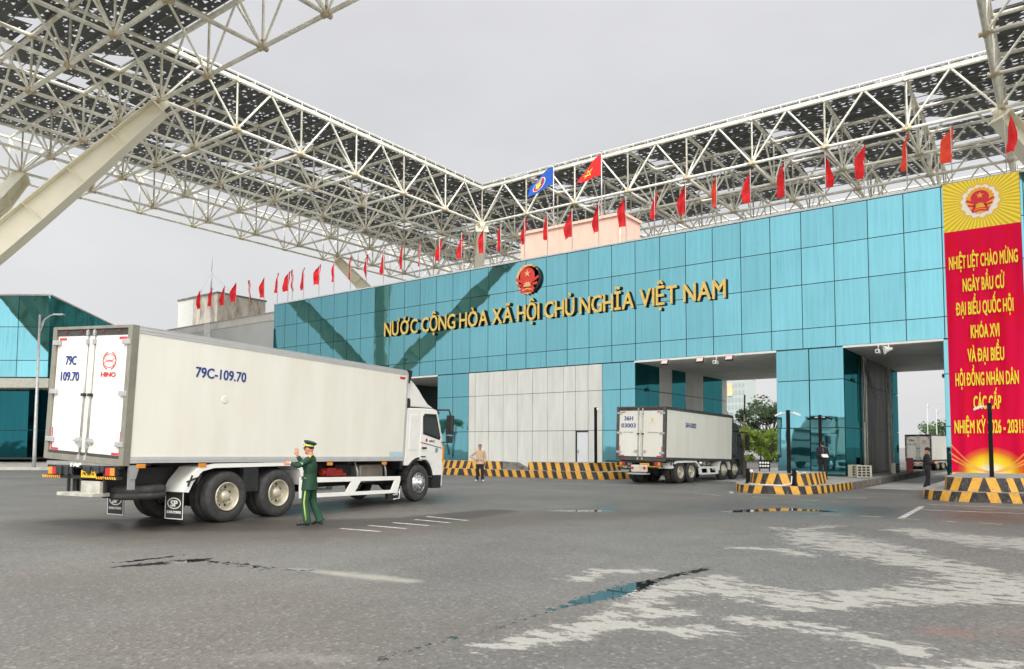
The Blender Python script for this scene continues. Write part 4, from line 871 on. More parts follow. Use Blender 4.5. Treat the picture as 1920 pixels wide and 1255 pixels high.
# distant tower seen through the wide portal
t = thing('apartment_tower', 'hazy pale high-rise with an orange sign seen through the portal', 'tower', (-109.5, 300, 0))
th = pm('hazy_facade', srgb(166, 174, 168), .8, var=.03); tw = pm('hazy_window', srgb(146, 158, 156), .5, var=.03)  # no air is built: distance haze is put into these pale colours
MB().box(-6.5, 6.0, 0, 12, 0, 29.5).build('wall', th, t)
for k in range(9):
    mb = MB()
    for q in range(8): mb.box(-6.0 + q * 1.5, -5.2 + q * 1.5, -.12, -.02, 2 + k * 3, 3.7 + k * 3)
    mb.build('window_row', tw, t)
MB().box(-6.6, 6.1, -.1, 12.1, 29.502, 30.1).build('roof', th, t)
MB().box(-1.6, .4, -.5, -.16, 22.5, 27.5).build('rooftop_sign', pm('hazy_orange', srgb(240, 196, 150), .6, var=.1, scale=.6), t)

# ------------------------------------------------------------------ striped islands
def stripe_mat():
    m, nt, b = newmat('yellow_black_stripes'); a = nt.nodes.new('ShaderNodeAttribute'); a.attribute_name = 'run'
    g = nt.nodes.new('ShaderNodeNewGeometry'); sp = nt.nodes.new('ShaderNodeSeparateXYZ'); nt.links.new(g.outputs['Position'], sp.inputs[0])
    s = math_(nt, 'ABSOLUTE', a.outputs['Fac']); ph = math_(nt, 'ADD', math_(nt, 'DIVIDE', s, .56), math_(nt, 'MULTIPLY', sp.outputs[2], .62))
    f = math_(nt, 'GREATER_THAN', math_(nt, 'FRACT', ph), .5)
    n = noise(nt, 6, 7, .7); y = mixc(nt, rng(nt, n, .45, .8), (.86, .43, .045), (.50, .27, .05)); k = mixc(nt, rng(nt, n, .4, .8), (.018, .016, .014), (.09, .075, .06))
    c = mixc(nt, f, k, y); low = rng(nt, sp.outputs[2], .10, .0, 0, .35); c = mixc(nt, math_(nt, 'MULTIPLY', low, n), c, (.12, .1, .08))
    chip = rng(nt, noise(nt, 11, 6, .65), .60, .64); c = mixc(nt, math_(nt, 'MULTIPLY', chip, .75), c, (.26, .24, .21))
    nt.links.new(c, b.inputs['Base Color']); b.inputs['Roughness'].default_value = .55; return m
M_STRIPE = stripe_mat()
def tier(name, parent, line, centre_i, z0, z1, back, batter=.0, cap=True):
    """vertical striped face along `line`, closed on the polygon line + back, concrete top"""
    pts = [Vector((*p, 0)) for p in line]; acc = [0]
    for p, q in zip(pts[:-1], pts[1:]): acc.append(acc[-1] + (q - p).length)
    fine = []; runs = []
    for k in range(len(pts) - 1):
        n = max(1, int((acc[k + 1] - acc[k]) / .2))
        for q in range(n): fine.append(pts[k].lerp(pts[k + 1], q / n)); runs.append(acc[k] + (acc[k + 1] - acc[k]) * q / n - acc[centre_i])
    fine.append(pts[-1]); runs.append(acc[-1] - acc[centre_i]); n = len(fine)
    cen = sum(fine, Vector()) / n; bk = [Vector((*p, 0)) for p in back]; cb_ = sum(bk + [cen], Vector()) / (len(bk) + 1)
    top = []
    for i, p in enumerate(fine):
        d = (fine[min(i + 1, n - 1)] - fine[max(i - 1, 0)]).normalized(); nn = Vector((-d.y, d.x, 0)); 
        if (cb_ - p).dot(nn) < 0: nn = -nn
        top.append(p + nn * batter + Vector((0, 0, z1)))
    mb = MB(); mb.add([p + Vector((0, 0, z0)) for p in fine] + top, [(i, i + 1, n + i + 1, n + i) for i in range(n - 1)])
    mb.a['run'] = runs + runs; mb.build(name, M_STRIPE, parent)
    mt = MB(); mt.add(top + [p + Vector((0, 0, z1)) for p in bk], [tuple(range(n + len(bk)))])
    m_ = len(bk); mt.add([p + Vector((0, 0, z0)) for p in [fine[-1]] + bk + [fine[0]]] + [top[-1]] + [p + Vector((0, 0, z1)) for p in bk] + [top[0]], [(i, i + 1, m_ + 2 + i + 1, m_ + 2 + i) for i in range(m_ + 1)])
    mt.build(name + '_top', M_CONC, parent)
isl = thing('traffic_island', 'striped island with two-tier nose between the wide and the narrow portal', 'traffic island', (0, 0, 0), 0, 'striped concrete islands')
tier('kerb', isl, [(-10.9, 33), (-10.3, 28.6), (-9.95, 27.6), (-9.5, 26.85), (-9.0, 26.5), (-8.4, 26.42), (-7.8, 26.55), (-7.35, 26.95), (-7.0, 27.6), (-6.85, 29), (-6.75, 31.6)], 5, 0, .28, [(-6.7, 52), (-11.4, 52), (-11.3, 37)])
tier('crash_barrier', isl, [(-9.9, 29.4), (-9.55, 28.0), (-9.2, 27.3), (-8.7, 26.95), (-8.2, 26.9), (-7.7, 27.1), (-7.4, 27.6), (-7.3, 28.6), (-7.35, 30.2)], 4, .282, .70, [(-9.0, 30.4)], .05)
mb = MB(); tb = [(-9.55, 27.85, .30), (-9.2, 27.1, .30), (-8.6, 26.78, .30), (-8.0, 26.8, .30), (-7.75, 26.98, .36), (-7.74, 27.0, .62)]
mb.tube(tb, .022, 6); mb.build('white_hose', M_WHITE, isl)
MB().box(-7.0, -6.62, 31.6, 52, 0, .279).build('concrete_edge', M_CONC_D, isl)
isl2 = thing('traffic_island', 'striped two-tier island in front of the red banner', 'traffic island', (0, 0, 0), 0, 'striped concrete islands')
tier('kerb', isl2, [(-3.95, 33), (-3.85, 28.3), (-3.7, 27.3), (-3.35, 26.75), (-2.8, 26.5), (-2.1, 26.45), (-1.3, 26.6), (-.7, 27.0), (-.35, 27.8), (-.3, 30)], 5, 0, .30, [(-.3, 36.9), (-4.05, 36.9)])
tier('crash_barrier', isl2, [(-3.2, 30), (-3.2, 28.0), (-3.05, 27.2), (-2.6, 26.92), (-2.0, 26.9), (-1.4, 27.1), (-1.0, 27.6), (-.9, 29)], 4, .302, .72, [(-.9, 32), (-3.2, 32)], .05)
isl3 = thing('traffic_island', 'long striped kerb island along the pale stone wall, left of the second truck', 'traffic island', (0, 0, 0), 0, 'striped concrete islands')
tier('kerb', isl3, [(-33.4, 32.6), (-30.5, 32.05), (-27.2, 32), (-23, 32.0), (-19.6, 32.05), (-18.6, 32.4), (-18.0, 33.1), (-17.8, 34.2), (-18.3, 37)], 2, 0, .37, [(-18.9, 36.98), (-33.5, 36.98)])
tier('crash_barrier', isl3, [(-30.0, 33.1), (-28.6, 32.7), (-26.95, 32.6), (-26.2, 32.6), (-24.75, 32.6)], 2, .372, .80, [(-24.75, 33.0), (-30.0, 33.6)], .04)
tier('crash_barrier', isl3, [(-23.05, 32.6), (-21, 32.6), (-19.9, 32.65), (-19.4, 33.0), (-19.0, 34.2), (-19.0, 35.5)], 0, .372, .80, [(-20.4, 35.5), (-23.05, 33.0)], .04)
mb = MB(); mb.add([(-24.74, 32.62, .372), (-23.06, 32.62, .372), (-23.06, 32.95, .372), (-24.74, 32.95, .372), (-24.74, 32.66, .78), (-23.9, 32.66, .76), (-23.06, 32.66, .42), (-23.06, 32.95, .42), (-23.9, 32.95, .76), (-24.74, 32.95, .78)], [(0, 1, 6, 5, 4), (4, 5, 8, 9), (5, 6, 7, 8), (3, 9, 8, 7, 2), (1, 2, 7, 6)])
mb.build('bare_concrete_ramp', M_CONC_D, isl3)

# ------------------------------------------------------------------ poles
def pole(name, label, x, y, z0, h, heads, col=M_POLE, sz=.06, white=True):
    t = thing(name, label, 'pole', (x, y, z0), 0, 'black camera poles on the islands')
    MB().box(-sz, sz, -sz, sz, 0, h).build('post', col, t, None, .008); MB().box(-.11, .11, -.11, .11, 0, .012).build('base_plate', col, t)
    for sg, ln, kind in heads:
        if kind == 'cam':
            a = MB().tube([(sg * sz, 0, h - .10), (sg * (sz + ln * .5), -.02, h - .12)], .022, 6).build('camera_arm', M_WHITE, t)
            mb = MB(); mb.obox((sg * (sz + ln * .78), -.03, h - .16), (.5 * ln, 0, -.05 * 1), (0, .055, 0), (.012, 0, .05)) if False else mb.obox((sg * (sz + ln * .75), -.03, h - .15), (sg * .36 * ln, 0, -.05), (0, .045, 0), (sg * .006, 0, .036))
            mb.build('camera_housing', M_WHITE if white else M_POLE, t, None, .012)
        elif kind == 'dome':
            MB().ell((sg * (sz + .07), 0, h - .1), (.07, .07, .07), 10).tube([(0, 0, h - .06), (sg * (sz + .07), 0, h - .06)], .02, 6).build('camera_dome', M_WHITE, t)
        elif kind == 'wire':
            MB().tube([(sg * sz, 0, h - .05), (sg * .2, 0, h - .16), (sg * .32, 0, h - .10), (sg * .40, 0, h - .10)], .018, 5).build('camera_arm', M_WHITE, t)
    return t
pole('camera_pole', 'black post with white camera beside the pale stone wall', -19.35, 33.4, .79, 2.85, [(1, .3, 'dome'), (1, .3, 'wire')])
pole('camera_pole', 'black post with two white cameras on the middle striped island', -8.09, 27.9, .69, 2.3, [(1, .36, 'cam'), (-1, .36, 'cam')], sz=.058)
pole('camera_pole', 'black post with two black camera heads behind the middle island', -8.51, 34.0, .29, 2.75, [(1, .42, 'cam'), (-1, .42, 'cam')], sz=.058, white=False)
pole('camera_pole', 'thick black post with a white camera in front of the red banner', -1.875, 28.0, .71, 2.35, [(-1, .34, 'cam')], sz=.058)
pole('sensor_post', 'short black post at the left end of the middle island', -9.62, 27.95, .28, .55, [(1, .2, 'dome')], sz=.065)
pole('sensor_post', 'short black post with white bracket at the right of the middle island', -7.68, 27.1, .28, .58, [(1, .2, 'wire')], sz=.065)
t = thing('signal_board', 'small black lamp board with eight white lights on the middle island', 'sign board', (-9.33, 29.0, .69))
MB().box(-.22, .22, -.03, .03, .12, .44).build('board', M_POLE, t, None, .02); MB().box(-.20, -.17, -.02, .02, 0, .12).box(.17, .20, -.02, .02, 0, .12).build('leg', M_POLE, t)
for i in range(4):
    for j in range(2): MB().lathe([(.042, 0), (.042, .012), (.02, .018)], (-.15 + i * .1, -.03, .22 + j * .12), (0, -1, 0), 12).build('light', M_WHITE, t)
t = thing('boom_barrier', 'raised slim barrier arm beside the grey truck cab in the wide portal', 'barrier', (-13.95, 40, 0))
MB().box(-.10, .10, -.10, .10, 0, .9).build('cabinet', pm('orange_cabinet', (.30, .26, .2), .5, var=.1), t, None, .02); mb = MB().tube([(0, -.14, .9), (.12, -.14, 4.4)], .035, 8, mi=0); mb.tube([(.09, -.14, 3.4), (.125, -.14, 4.45)], .045, 8, mi=1); mb.build('arm', [pm('pale_arm', srgb(190, 160, 130), .5, var=.15), pm('dark_arm', (.06, .05, .05), .5)], t)

def street_lamp(label, x, y, z0, h, reach, rz, col, group, r=.07):
    t = thing('street_lamp', label, 'street lamp', (x, y, z0), rz, group)
    MB().tube([(0, 0, 0), (0, 0, .9), (0, 0, h)], [r * 1.15, r * 1.1, r * .62], 12).build('post', col, t); MB().box(-.2, .2, -.2, .2, 0, .03).build('base_plate', col, t)
    MB().tube([(0, 0, h - .9), (reach * .3, 0, h - .35), (reach * .75, 0, h - .05), (reach, 0, h)], r * .42, 8).build('arm', col, t)
    MB().tube([(0, 0, h - 1.3), (reach * .12, 0, h - 1.0), (reach * .35, 0, h - .3)], r * .3, 6).build('brace', col, t)
    MB().box(reach - .05, reach + .62, -.13, .13, h - .05, h + .05).build('lamp_head', M_STEEL, t, None, .03)
street_lamp('grey street lamp in front of the glass control building', -53.23, 20.4, .16, 9.9, .95, R(36), M_STEEL, 'street lamps', .10)
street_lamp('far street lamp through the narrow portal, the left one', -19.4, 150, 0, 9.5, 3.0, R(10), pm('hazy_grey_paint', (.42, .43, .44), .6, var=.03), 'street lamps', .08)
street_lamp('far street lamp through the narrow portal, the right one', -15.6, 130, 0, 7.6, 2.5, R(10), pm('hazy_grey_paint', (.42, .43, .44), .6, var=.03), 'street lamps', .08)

# ------------------------------------------------------------------ box trucks  (local x forward, y left, origin = rear right corner on the ground)
def wheel(root, x, y, r, kind, sgn, dual, rimmat):
    """sgn -1: right-hand side (outer face looks to -y)"""
    w_ = thing_part('wheel', root); w_.location = (x, y, r); o = (0, 0, 0); ax = (0, sgn, 0); mb = MB()
    def tyre(h0):
        wd = .255; q = r
        prof = [(q * .56, h0 - .02), (q * .64, h0 + .01), (q * .80, h0 + .018), (q * .94, h0 + .0), (q * .985, h0 - .03), (q, h0 - .06)]
        for k in range(4):
            a = h0 - .07 - k * .032; prof += [(q, a), (q * .982, a - .006), (q * .982, a - .014), (q, a - .02)]
        prof += [(q, h0 - wd + .05), (q * .985, h0 - wd + .03), (q * .94, h0 - wd), (q * .64, h0 - wd), (q * .56, h0 - wd + .02)]
        mb.lathe(prof, o, ax, 40, caps=False)
    tyre(0)
    if dual: tyre(-.32)
    mb.build('tyre', M_RUBBER, w_)
    rm = MB(); k = r / .54
    if kind == 'rear':
        rm.lathe([(.305 * k, -.015), (.300 * k, .012), (.285 * k, .008), (.270 * k, -.03), (.252 * k, -.15), (.225 * k, -.175), (.150 * k, -.168), (.128 * k, -.158), (.120 * k, -.06), (.100 * k, -.03), (.05 * k, -.02), (.0, -.018)], o, ax, 32, caps=False)
    else:
        rm.lathe([(.305 * k, -.015), (.300 * k, .012), (.285 * k, .006), (.268 * k, -.03), (.245 * k, -.01), (.215 * k, .05), (.165 * k, .075), (.125 * k, .078), (.115 * k, .13), (.09 * k, .15), (.0, .152)], o, ax, 32, caps=False)
    hl = rm.build('rim', rimmat, w_)
    hm = MB(); bm_ = MB()
    for i in range(8):
        t = 2 * math.pi * (i + .5) / 8; rr = (.205 if kind == 'rear' else .232) * k; c = Vector((rr * math.cos(t), sgn * (-.174 if kind == 'rear' else .020), rr * math.sin(t)))
        hm.lathe([(.030 * k, 0), (.030 * k, .008)], c, ax, 10)
    for i in range(10):
        t = 2 * math.pi * i / 10; rr = .155 * k; c = Vector((rr * math.cos(t), sgn * (-.166 if kind == 'rear' else .075), rr * math.sin(t))); bm_.lathe([(.014 * k, 0), (.014 * k, .035), (.008 * k, .04)], c, ax, 6)
    hm.build('rim_hole', M_BLACK, w_); bm_.build('wheel_nut', M_CHROME, w_)
    return w_
def thing_part(name, parent):
    o = bpy.data.objects.new(name, None); COL.objects.link(o); o.parent = parent; o.empty_display_size = .1; return o
def truck(label, org, rz, pit, rol, W, L, H, zb, rear, front, r, cabsx, capH, cabmat, rear_txt, side_txt, style, group=None, scale=1.):
    root = thing('box_truck', label, 'truck', (org[0], org[1], 0), rz, group); root.scale = (scale,) * 3
    Tb = Matrix.Translation((0, 0, zb)) @ Matrix.Rotation(pit, 4, 'Y') @ Matrix.Rotation(rol, 4, 'X') @ Matrix.Translation((0, 0, -zb))
    T = zb + H
    frame = pm('olive_grey_frame', (.27, .255, .20), .45, .3, var=.1) if style == 1 else pm('dark_frame_steel', (.10, .095, .085), .5, .3, var=.15)
    cb_ = MB().box(.05, L - .02, .0, W, zb + .02, T - .02).build('cargo_box', M_BOX, root, Tb, .01)
    tr_ = MB()
    for y0, y1 in ((-.012, .0), (W, W + .012)):
        tr_.box(.12, L, y0, y1, T - .13, T); tr_.box(.12, L, y0 - .006, y1 + .006, T - .075, T - .055); tr_.box(.12, L, y0 - .006, y1 + .006, T - .012, T + .004)
        tr_.box(.12, L, y0, y1, zb, zb + .12); tr_.box(.12, L, y0 - .006, y1 + .006, zb + .05, zb + .07); tr_.box(L - .07, L + .004, y0, y1, zb + .12, T - .13)
    tr_.build('side_rail', pm('pale_grey_rail', (.50, .50, .485), .4, .0, var=.06) if style == 1 else frame, root, Tb)
    fr = MB(); fr.box(-.03, .12, -.016, .11, zb - .06, T + .01); fr.box(-.03, .12, W - .11, W + .016, zb - .06, T + .01); fr.box(-.03, .12, .11, W - .11, T - .05, T + .01); fr.box(-.03, .08, .11, W - .11, zb - .06, zb + .06)
    fr.build('rear_frame', frame, root, Tb, .006)
    MB().box(.0, .05, .11, W - .11, T - .17, T - .05).build('door_header', pm('dark_gasket', (.05, .047, .042), .6, var=.1), root, Tb); MB().box(.0, .045, .11, W - .11, zb + .06, zb + .12).build('door_threshold', pm('dark_gasket', (.05, .047, .042), .6, var=.1), root, Tb)
    for q in (.16, .36, .64, .84): MB().box(-.012, .0, W * q - .05, W * q + .05, T - .115, T - .075).build('marker_lamp', pm('dark_red_lens', (.14, .01, .012), .3, var=0), root, Tb)
    for sd_ in (0, 1):
        y0, y1 = ((.115, W / 2 - .008) if sd_ == 0 else (W / 2 + .008, W - .115))
        d = MB().box(.012, .05, y0, y1, zb + .12, T - .17).build('cargo_door', M_BOX, root, Tb, .008)
        inner = y1 if sd_ == 0 else y0; sg = -1 if sd_ == 0 else 1
        yb_ = inner + sg * .10
        MB().tube([(-.012, yb_, zb + .0), (-.012, yb_, T - .06)], .019, 8).build('lock_bar', M_STEEL, d)
        for zq in (zb + .03, zb + .26, T - .12, T - .30): MB().box(-.035, .012, yb_ - .035, yb_ + .035, zq - .05, zq + .05).build('lock_cam', M_STEEL, d)
        MB().box(-.05, -.01, min(yb_, yb_ + sg * .20), max(yb_, yb_ + sg * .20), zb + .33, zb + .37).box(-.03, .012, yb_ + sg * .06 - .09, yb_ + sg * .06 + .09, zb + .29, zb + .41).build('door_handle', M_STEEL, d)
        MB().box(-.05, .012, yb_ - .05, yb_ + .05, zb + H * .47, zb + H * .47 + .06).build('latch', M_BLACK, d)
        ho = y0 if sd_ == 0 else y1; hs = 1 if sd_ == 0 else -1
        for zq in (.88, .50, .13):
            MB().box(-.045, .011, min(ho - hs * .10, ho + hs * .14), max(ho - hs * .10, ho + hs * .14), zb + H * zq - .05, zb + H * zq + .05).build('hinge', M_STEEL, d, None, .008)
        e = ho + hs * .03; MB().box(.006, .012, min(e, e + hs * .035), max(e, e + hs * .035), zb + .16, zb + .58).box(.006, .012, min(e, e + hs * .26), max(e, e + hs * .26), zb + .13, zb + .175).build('reflective_tape', M_REDV, d); MB().box(.006, .012, min(ho + hs * .06, ho + hs * .30), max(ho + hs * .06, ho + hs * .30), T - .26, T - .21).build('reflective_tape', M_REDV, d)
    # writing
    for s, z, h, wd in rear_txt: text('lettering', s, h, M_NAVY if style != 3 else M_BLACK, root, AX_REAR, (.004, W * .755, z), wd, .002, .022, Tb)
    for s, x, z, h, wd in side_txt: text('lettering', s, h, M_NAVY, root, AX_FRONT, (x, -.004, z), wd, .002, .022, Tb)
    yl, zl, rl = W * .265, (zb + 1.92 * H / 2.59 if style != 2 else zb + H * .72), .20 if style == 1 else .16
    lg = MB(); fn = lambda a, b, dd: (.010 - dd, yl - a, zl + b)
    if style in (1, 3):                                  # oval ring closed by a waisted H
        def ring(t0, t1, ri, ro, n=18):
            pts = [(ro[0] * math.cos(t0 + (t1 - t0) * i / n), ro[1] * math.sin(t0 + (t1 - t0) * i / n)) for i in range(n + 1)]; pin = [(ri[0] * math.cos(t0 + (t1 - t0) * i / n), ri[1] * math.sin(t0 + (t1 - t0) * i / n)) for i in range(n + 1)]
            for i in range(n): lg.prism([pts[i], pts[i + 1], pin[i + 1], pin[i]], fn, 0, .003)
        for a, b in ((R(-72), R(72)), (R(108), R(252))): ring(a, b, (rl * .93, rl * .80), (rl * 1.08, rl * .92))
        for sg in (-1, 1):
            cv = [(-rl * .86, sg * rl * .30), (-rl * .55, sg * rl * .09), (rl * .55, sg * rl * .09), (rl * .86, sg * rl * .30), (rl * .86, sg * rl * .20), (rl * .5, sg * rl * .02), (-rl * .5, sg * rl * .02), (-rl * .86, sg * rl * .20)]
            lg.prism(cv if sg < 0 else cv[::-1], fn, 0, .003)
            a2 = []
            for i in range(13):
                t = R(20 + 140 * i / 12); a2.append((rl * .80 * math.cos(t), sg * (rl * .18 + rl * .52 * math.sin(t))))
            i2 = [(x * .88, sg * (abs(z) * .90 - .0)) for x, z in a2]
            for i in range(12):
                q = [a2[i], a2[i + 1], i2[i + 1], i2[i]]; lg.prism(q if sg > 0 else q[::-1], fn, 0, .003)
        lg.build('maker_emblem', M_REDV, root, Tb)
        text('lettering', 'HINO', .095 if style == 1 else .07, M_REDV, root, AX_REAR, (.004, yl, zl - rl * 1.55), rl * 2.3, .002, .02, Tb)
    else:                                                # pale yellow emblem over a triangle mark
        for i in range(3):
            t = R(90 + 120 * i); lg.prism([(.17 * math.cos(t + a) * q, .14 * math.sin(t + a) * q - .03) for a, q in ((-.5, 1), (.5, 1), (.25, .62), (-.25, .62))], fn, 0, .003)
        lg.prism([(.06 * math.cos(2 * math.pi * i / 16), .07 + .13 * math.sin(2 * math.pi * i / 16)) for i in range(16)], fn, .003, .005)
        lg.build('maker_emblem', pm('pale_yellow_vinyl', (.80, .68, .34), .5, var=.1), root, Tb)
        text('lettering', '0913 178 889', .055, M_BLACK, root, AX_REAR, (.004, W * .755, zb + H * .50), .50, .001, 0, Tb); text('lettering', '0947 00 34 96', .055, M_BLACK, root, AX_REAR, (.004, W * .25, zb + H * .50), .50, .001, 0, Tb)
    if style == 1:
        MB().box(L - .67, L - .06, -.014, -.012, zb + .13, zb + .26).build('sticker', pm('blue_sticker', (.35, .55, .75), .4, var=.35, scale=14, dirt=(.7, .68, .3)), root, Tb)
        MB().prism([(L - .40, T - .20), (L - .10, T - .20), (L - .16, T - .27), (L - .36, T - .27)], lambda a, b, dd: (a, -dd, b), .001, .004).build('arrow_mark', M_REDV, root, Tb)
        MB().lathe([(.085, 0), (.08, .006), (.06, .008)], (1.30 + .9, 0, zb + 1.33), (0, -1, 0), 20).build('vent_cap', M_BOX, root, Tb)
        MB().prism([(L - .12, T + .03), (L + .16, T + .02), (L + .14, T - .14), (L + .06, T - .36), (L + .0, T - .36), (L + .0, T - .1)], lambda a, b, dd: (a, dd, b), -.03, .10).build('corner_guard', M_BLACK, root, Tb, .01)
        MB().box(L - .02, L + .45, .6, W - .6, T - .55, T - .05).build('cooling_unit', M_BLACK, root, Tb, .03)
    # cab
    X = lambda x: L + (x - 8.58) * cabsx; Zs = (capH - 1.29) / (2.86 - 1.29); Z = lambda z: z if z < 1.29 else 1.29 + (z - 1.29) * Zs
    if zb < 1.2: Z = (lambda f: lambda z: f(z) - .12)(Z)
    P2 = lambda pts: [(X(a), Z(b)) for a, b in pts]
    fy = lambda a, b, dd: (a, dd, b)
    prof = [(8.72, 1.16), (8.72, 2.80), (8.78, 2.84), (10.02, 2.88), (10.22, 2.84), (10.42, 2.42), (10.60, 1.98), (10.66, 1.45), (10.72, .95), (10.70, .50), (10.17, .50), (10.15, .95), (10.02, 1.17), (9.78, 1.29), (9.30, 1.31), (8.98, 1.16)]
    cabo = MB().prism(P2(prof)[::-1], fy, .05, W - .05).build('cab', cabmat, root, Tb, .035, 3)
    dp = [(9.42, 2.75), (10.16, 2.76), (10.43, 2.10), (10.50, 1.94), (10.50, 1.52), (10.06, 1.20), (9.82, 1.33), (9.42, 1.34)]
    for yo, y1 in ((.036, .052), (W - .052, W - .036)):
        do = MB().prism(P2(dp)[::-1], fy, yo, y1).build('cab_door', cabmat, cabo, None, .006)
        ya, yb2 = (yo - .012, yo) if yo < 1 else (y1, y1 + .012)
        MB().prism(P2([(9.47, 2.62), (9.56, 2.71), (10.15, 2.72), (10.44, 2.02), (10.40, 1.94), (9.52, 2.10)])[::-1], fy, ya + .003, yb2 - .0).build('window_frame', M_BLACK, cabo)
        MB().prism(P2([(9.53, 2.58), (9.60, 2.62), (10.12, 2.62), (10.36, 2.05), (10.33, 2.02), (9.57, 2.16)])[::-1], fy, ya - .003, ya + .004).build('window_glass', pm('side_window', (.06, .075, .07), .05, var=0, spec=.9), cabo)
        ym = (-.012 if yo < 1 else W - .02)
        MB().box(X(9.50), X(9.72), ym + .02, ym + .05, Z(1.66), Z(1.71)).box(X(9.48), X(9.70), ym + .03, ym + .05, Z(1.41), Z(1.44)).build('door_handle', M_BLACK, cabo)
    if style == 1:
        text('lettering', 'HINO', .075, M_GREYCAB, cabo, AX_FRONT, (X(10.0), .033, Z(1.86)), .30, .002, .01); MB().lathe([(.055, 0), (.055, .004)], (X(9.72), .036, Z(1.92)), (0, -1, 0), 16).build('badge', M_REDV, cabo)
        MB().lathe([(.085, 0), (.08, .003)], (X(10.28), .036, Z(1.62)), (0, -1, 0), 20).build('round_badge', pm('grey_badge', (.32, .38, .48), .4, var=.3, scale=40), cabo)
        MB().prism(P2([(9.42, 1.86), (10.55, 1.70), (10.55, 1.68), (9.42, 1.84)])[::-1], fy, .028, .037).build('trim_line', M_BLACK, cabo)
        MB().box(X(8.86), X(9.22), .036, .052, Z(1.62), Z(2.66)).build('side_vent', cabmat, cabo, None, .01)
        MB().box(X(10.62), X(10.69), .034, .06, Z(1.30), Z(1.75)).build('turn_lamp', M_AMBER, cabo)
        MB().prism(P2([(10.14, .46), (10.60, .46), (10.60, .86), (10.16, .86)])[::-1], fy, .03, .5).build('step_box', M_BLACK, cabo)
    ws = MB().add([(X(10.235), .14, Z(2.80)), (X(10.235), W - .14, Z(2.80)), (X(10.59), W - .12, Z(2.02)), (X(10.59), .12, Z(2.02))], [(0, 1, 2, 3)]); ws.build('windscreen', M_DKGLASS, cabo)
    MB().box(X(10.70), X(10.74), .2, W - .2, Z(1.0) , Z(1.55)).build('grille', M_BLACK, cabo)
    for y in (.28, W - .28): MB().box(X(10.70), X(10.75), y - .17, y + .17, .66, .86).build('headlight', M_CHROME, cabo, None, .02)
    MB().prism(P2([(10.10, 2.90), (10.44, 2.80), (10.44, 2.74), (10.16, 2.84)])[::-1], fy, .12, W - .12).build('sun_visor', M_BLACK, cabo)
    if style == 1: fp = [(8.68, 2.885), (8.68, 3.72), (8.85, 3.68), (9.06, 3.57), (9.30, 3.40), (9.54, 3.19), (9.80, 3.00), (10.10, 2.90)]
    else: fp = [(8.75, 2.885), (8.78, 3.36), (9.2, 3.38), (9.7, 3.34), (10.05, 3.10), (10.22, 2.90)]
    MB().prism(P2(fp)[::-1], fy, .10, W - .10).build('roof_fairing', cabmat, cabo, None, .05, 3)
    if style == 1: MB().prism(P2([(8.60, 2.83), (8.60, 3.12), (8.80, 3.12), (8.84, 3.05), (8.84, 2.86)])[::-1], fy, .06, .35).build('air_intake', M_BLACK, cabo)
    for y0, y1, ya in ((-.30, -.06, .1), (W + .06, W + .30, W - .1)):
        mr_ = MB().box(X(10.56), X(10.68), y0, y1, Z(2.12), Z(2.72)).box(X(10.57), X(10.67), y0 + .02, y1 - .02, Z(1.86), Z(2.08)).build('wing_mirror', M_BLACK, cabo, None, .03)
        MB().tube([(X(10.25), ya, Z(2.86)), (X(10.52), (y0 + y1) / 2, Z(2.88)), (X(10.62), (y0 + y1) / 2, Z(2.7))], .028, 8).tube([(X(10.55), ya, Z(1.85)), (X(10.62), (y0 + y1) / 2, Z(1.9))], .022, 6).build('mirror_arm', M_BLACK, mr_)
    fa = front[-1]
    for y0, y1 in ((.035, .33), (W - .33, W - .035)):
        n = 12; ap = MB()
        for i in range(n):
            t0, t1 = math.pi * (.98 - .92 * i / n), math.pi * (.98 - .92 * (i + 1) / n); ro, ri = r + .16, r + .09
            q = [(fa + ro * math.cos(t0), r + .06 + ro * math.sin(t0)), (fa + ro * math.cos(t1), r + .06 + ro * math.sin(t1)), (fa + ri * math.cos(t1), r + .06 + ri * math.sin(t1)), (fa + ri * math.cos(t0), r + .06 + ri * math.sin(t0))]
            ap.prism(q, fy, y0, y1)
        ap.build('wheel_arch', M_BLACK, root)
    # chassis and running gear
    ch = MB(); ch.box(.15, L + 1.9 * cabsx, .72, .86, .62, zb - .12); ch.box(.15, L + 1.9 * cabsx, W - .86, W - .72, .62, zb - .12)
    for x in (.3, 2.0, 3.4, 5.0, 6.4): 
        if x < L: ch.box(x - .06, x + .06, .1, W - .1, zb - .14, zb - .02)
    for x in rear + front: ch.box(x - .09, x + .09, .45, W - .45, r - .10, r + .10); ch.ell((x, W / 2, r), (.24, .26, .26), 12)
    ch.box(2.2, L, .9, W - .9, .55, .95); ch.box(L - .1, L + 1.7 * cabsx, .75, W - .75, .55, 1.2)
    ch.build('chassis', M_CHASSIS, root)
    for x in rear: wheel(root, x, .035, r, 'rear', -1, True, M_RIM); wheel(root, x, W - .035, r, 'rear', 1, True, M_RIM)
    for x in front: wheel(root, x, .06, r, 'front', -1, False, M_CHROME if style == 1 else M_RIM); wheel(root, x, W - .06, r, 'front', 1, False, M_RIM)
    x0, x1 = rear[0] - r - .16, rear[-1] + r + .14; zt = min(zb - .05, 2 * r + .17)
    out_ = [(x0 - .42, .70), (x0 - .30, .92), (x0 - .05, zt - .06), (x0 + .30, zt), (x1 - .25, zt), (x1 + .02, zt - .14), (x1 + .16, .72)]
    inn = [(x0 - .30, .68), (x0 - .19, .88), (x0 + .03, zt - .15), (x0 + .32, zt - .09), (x1 - .27, zt - .09), (x1 - .07, zt - .20), (x1 + .06, .70)]
    if style != 1: out_ = [(x0 + .0 if i == 0 else a, b) for i, (a, b) in enumerate(out_)]
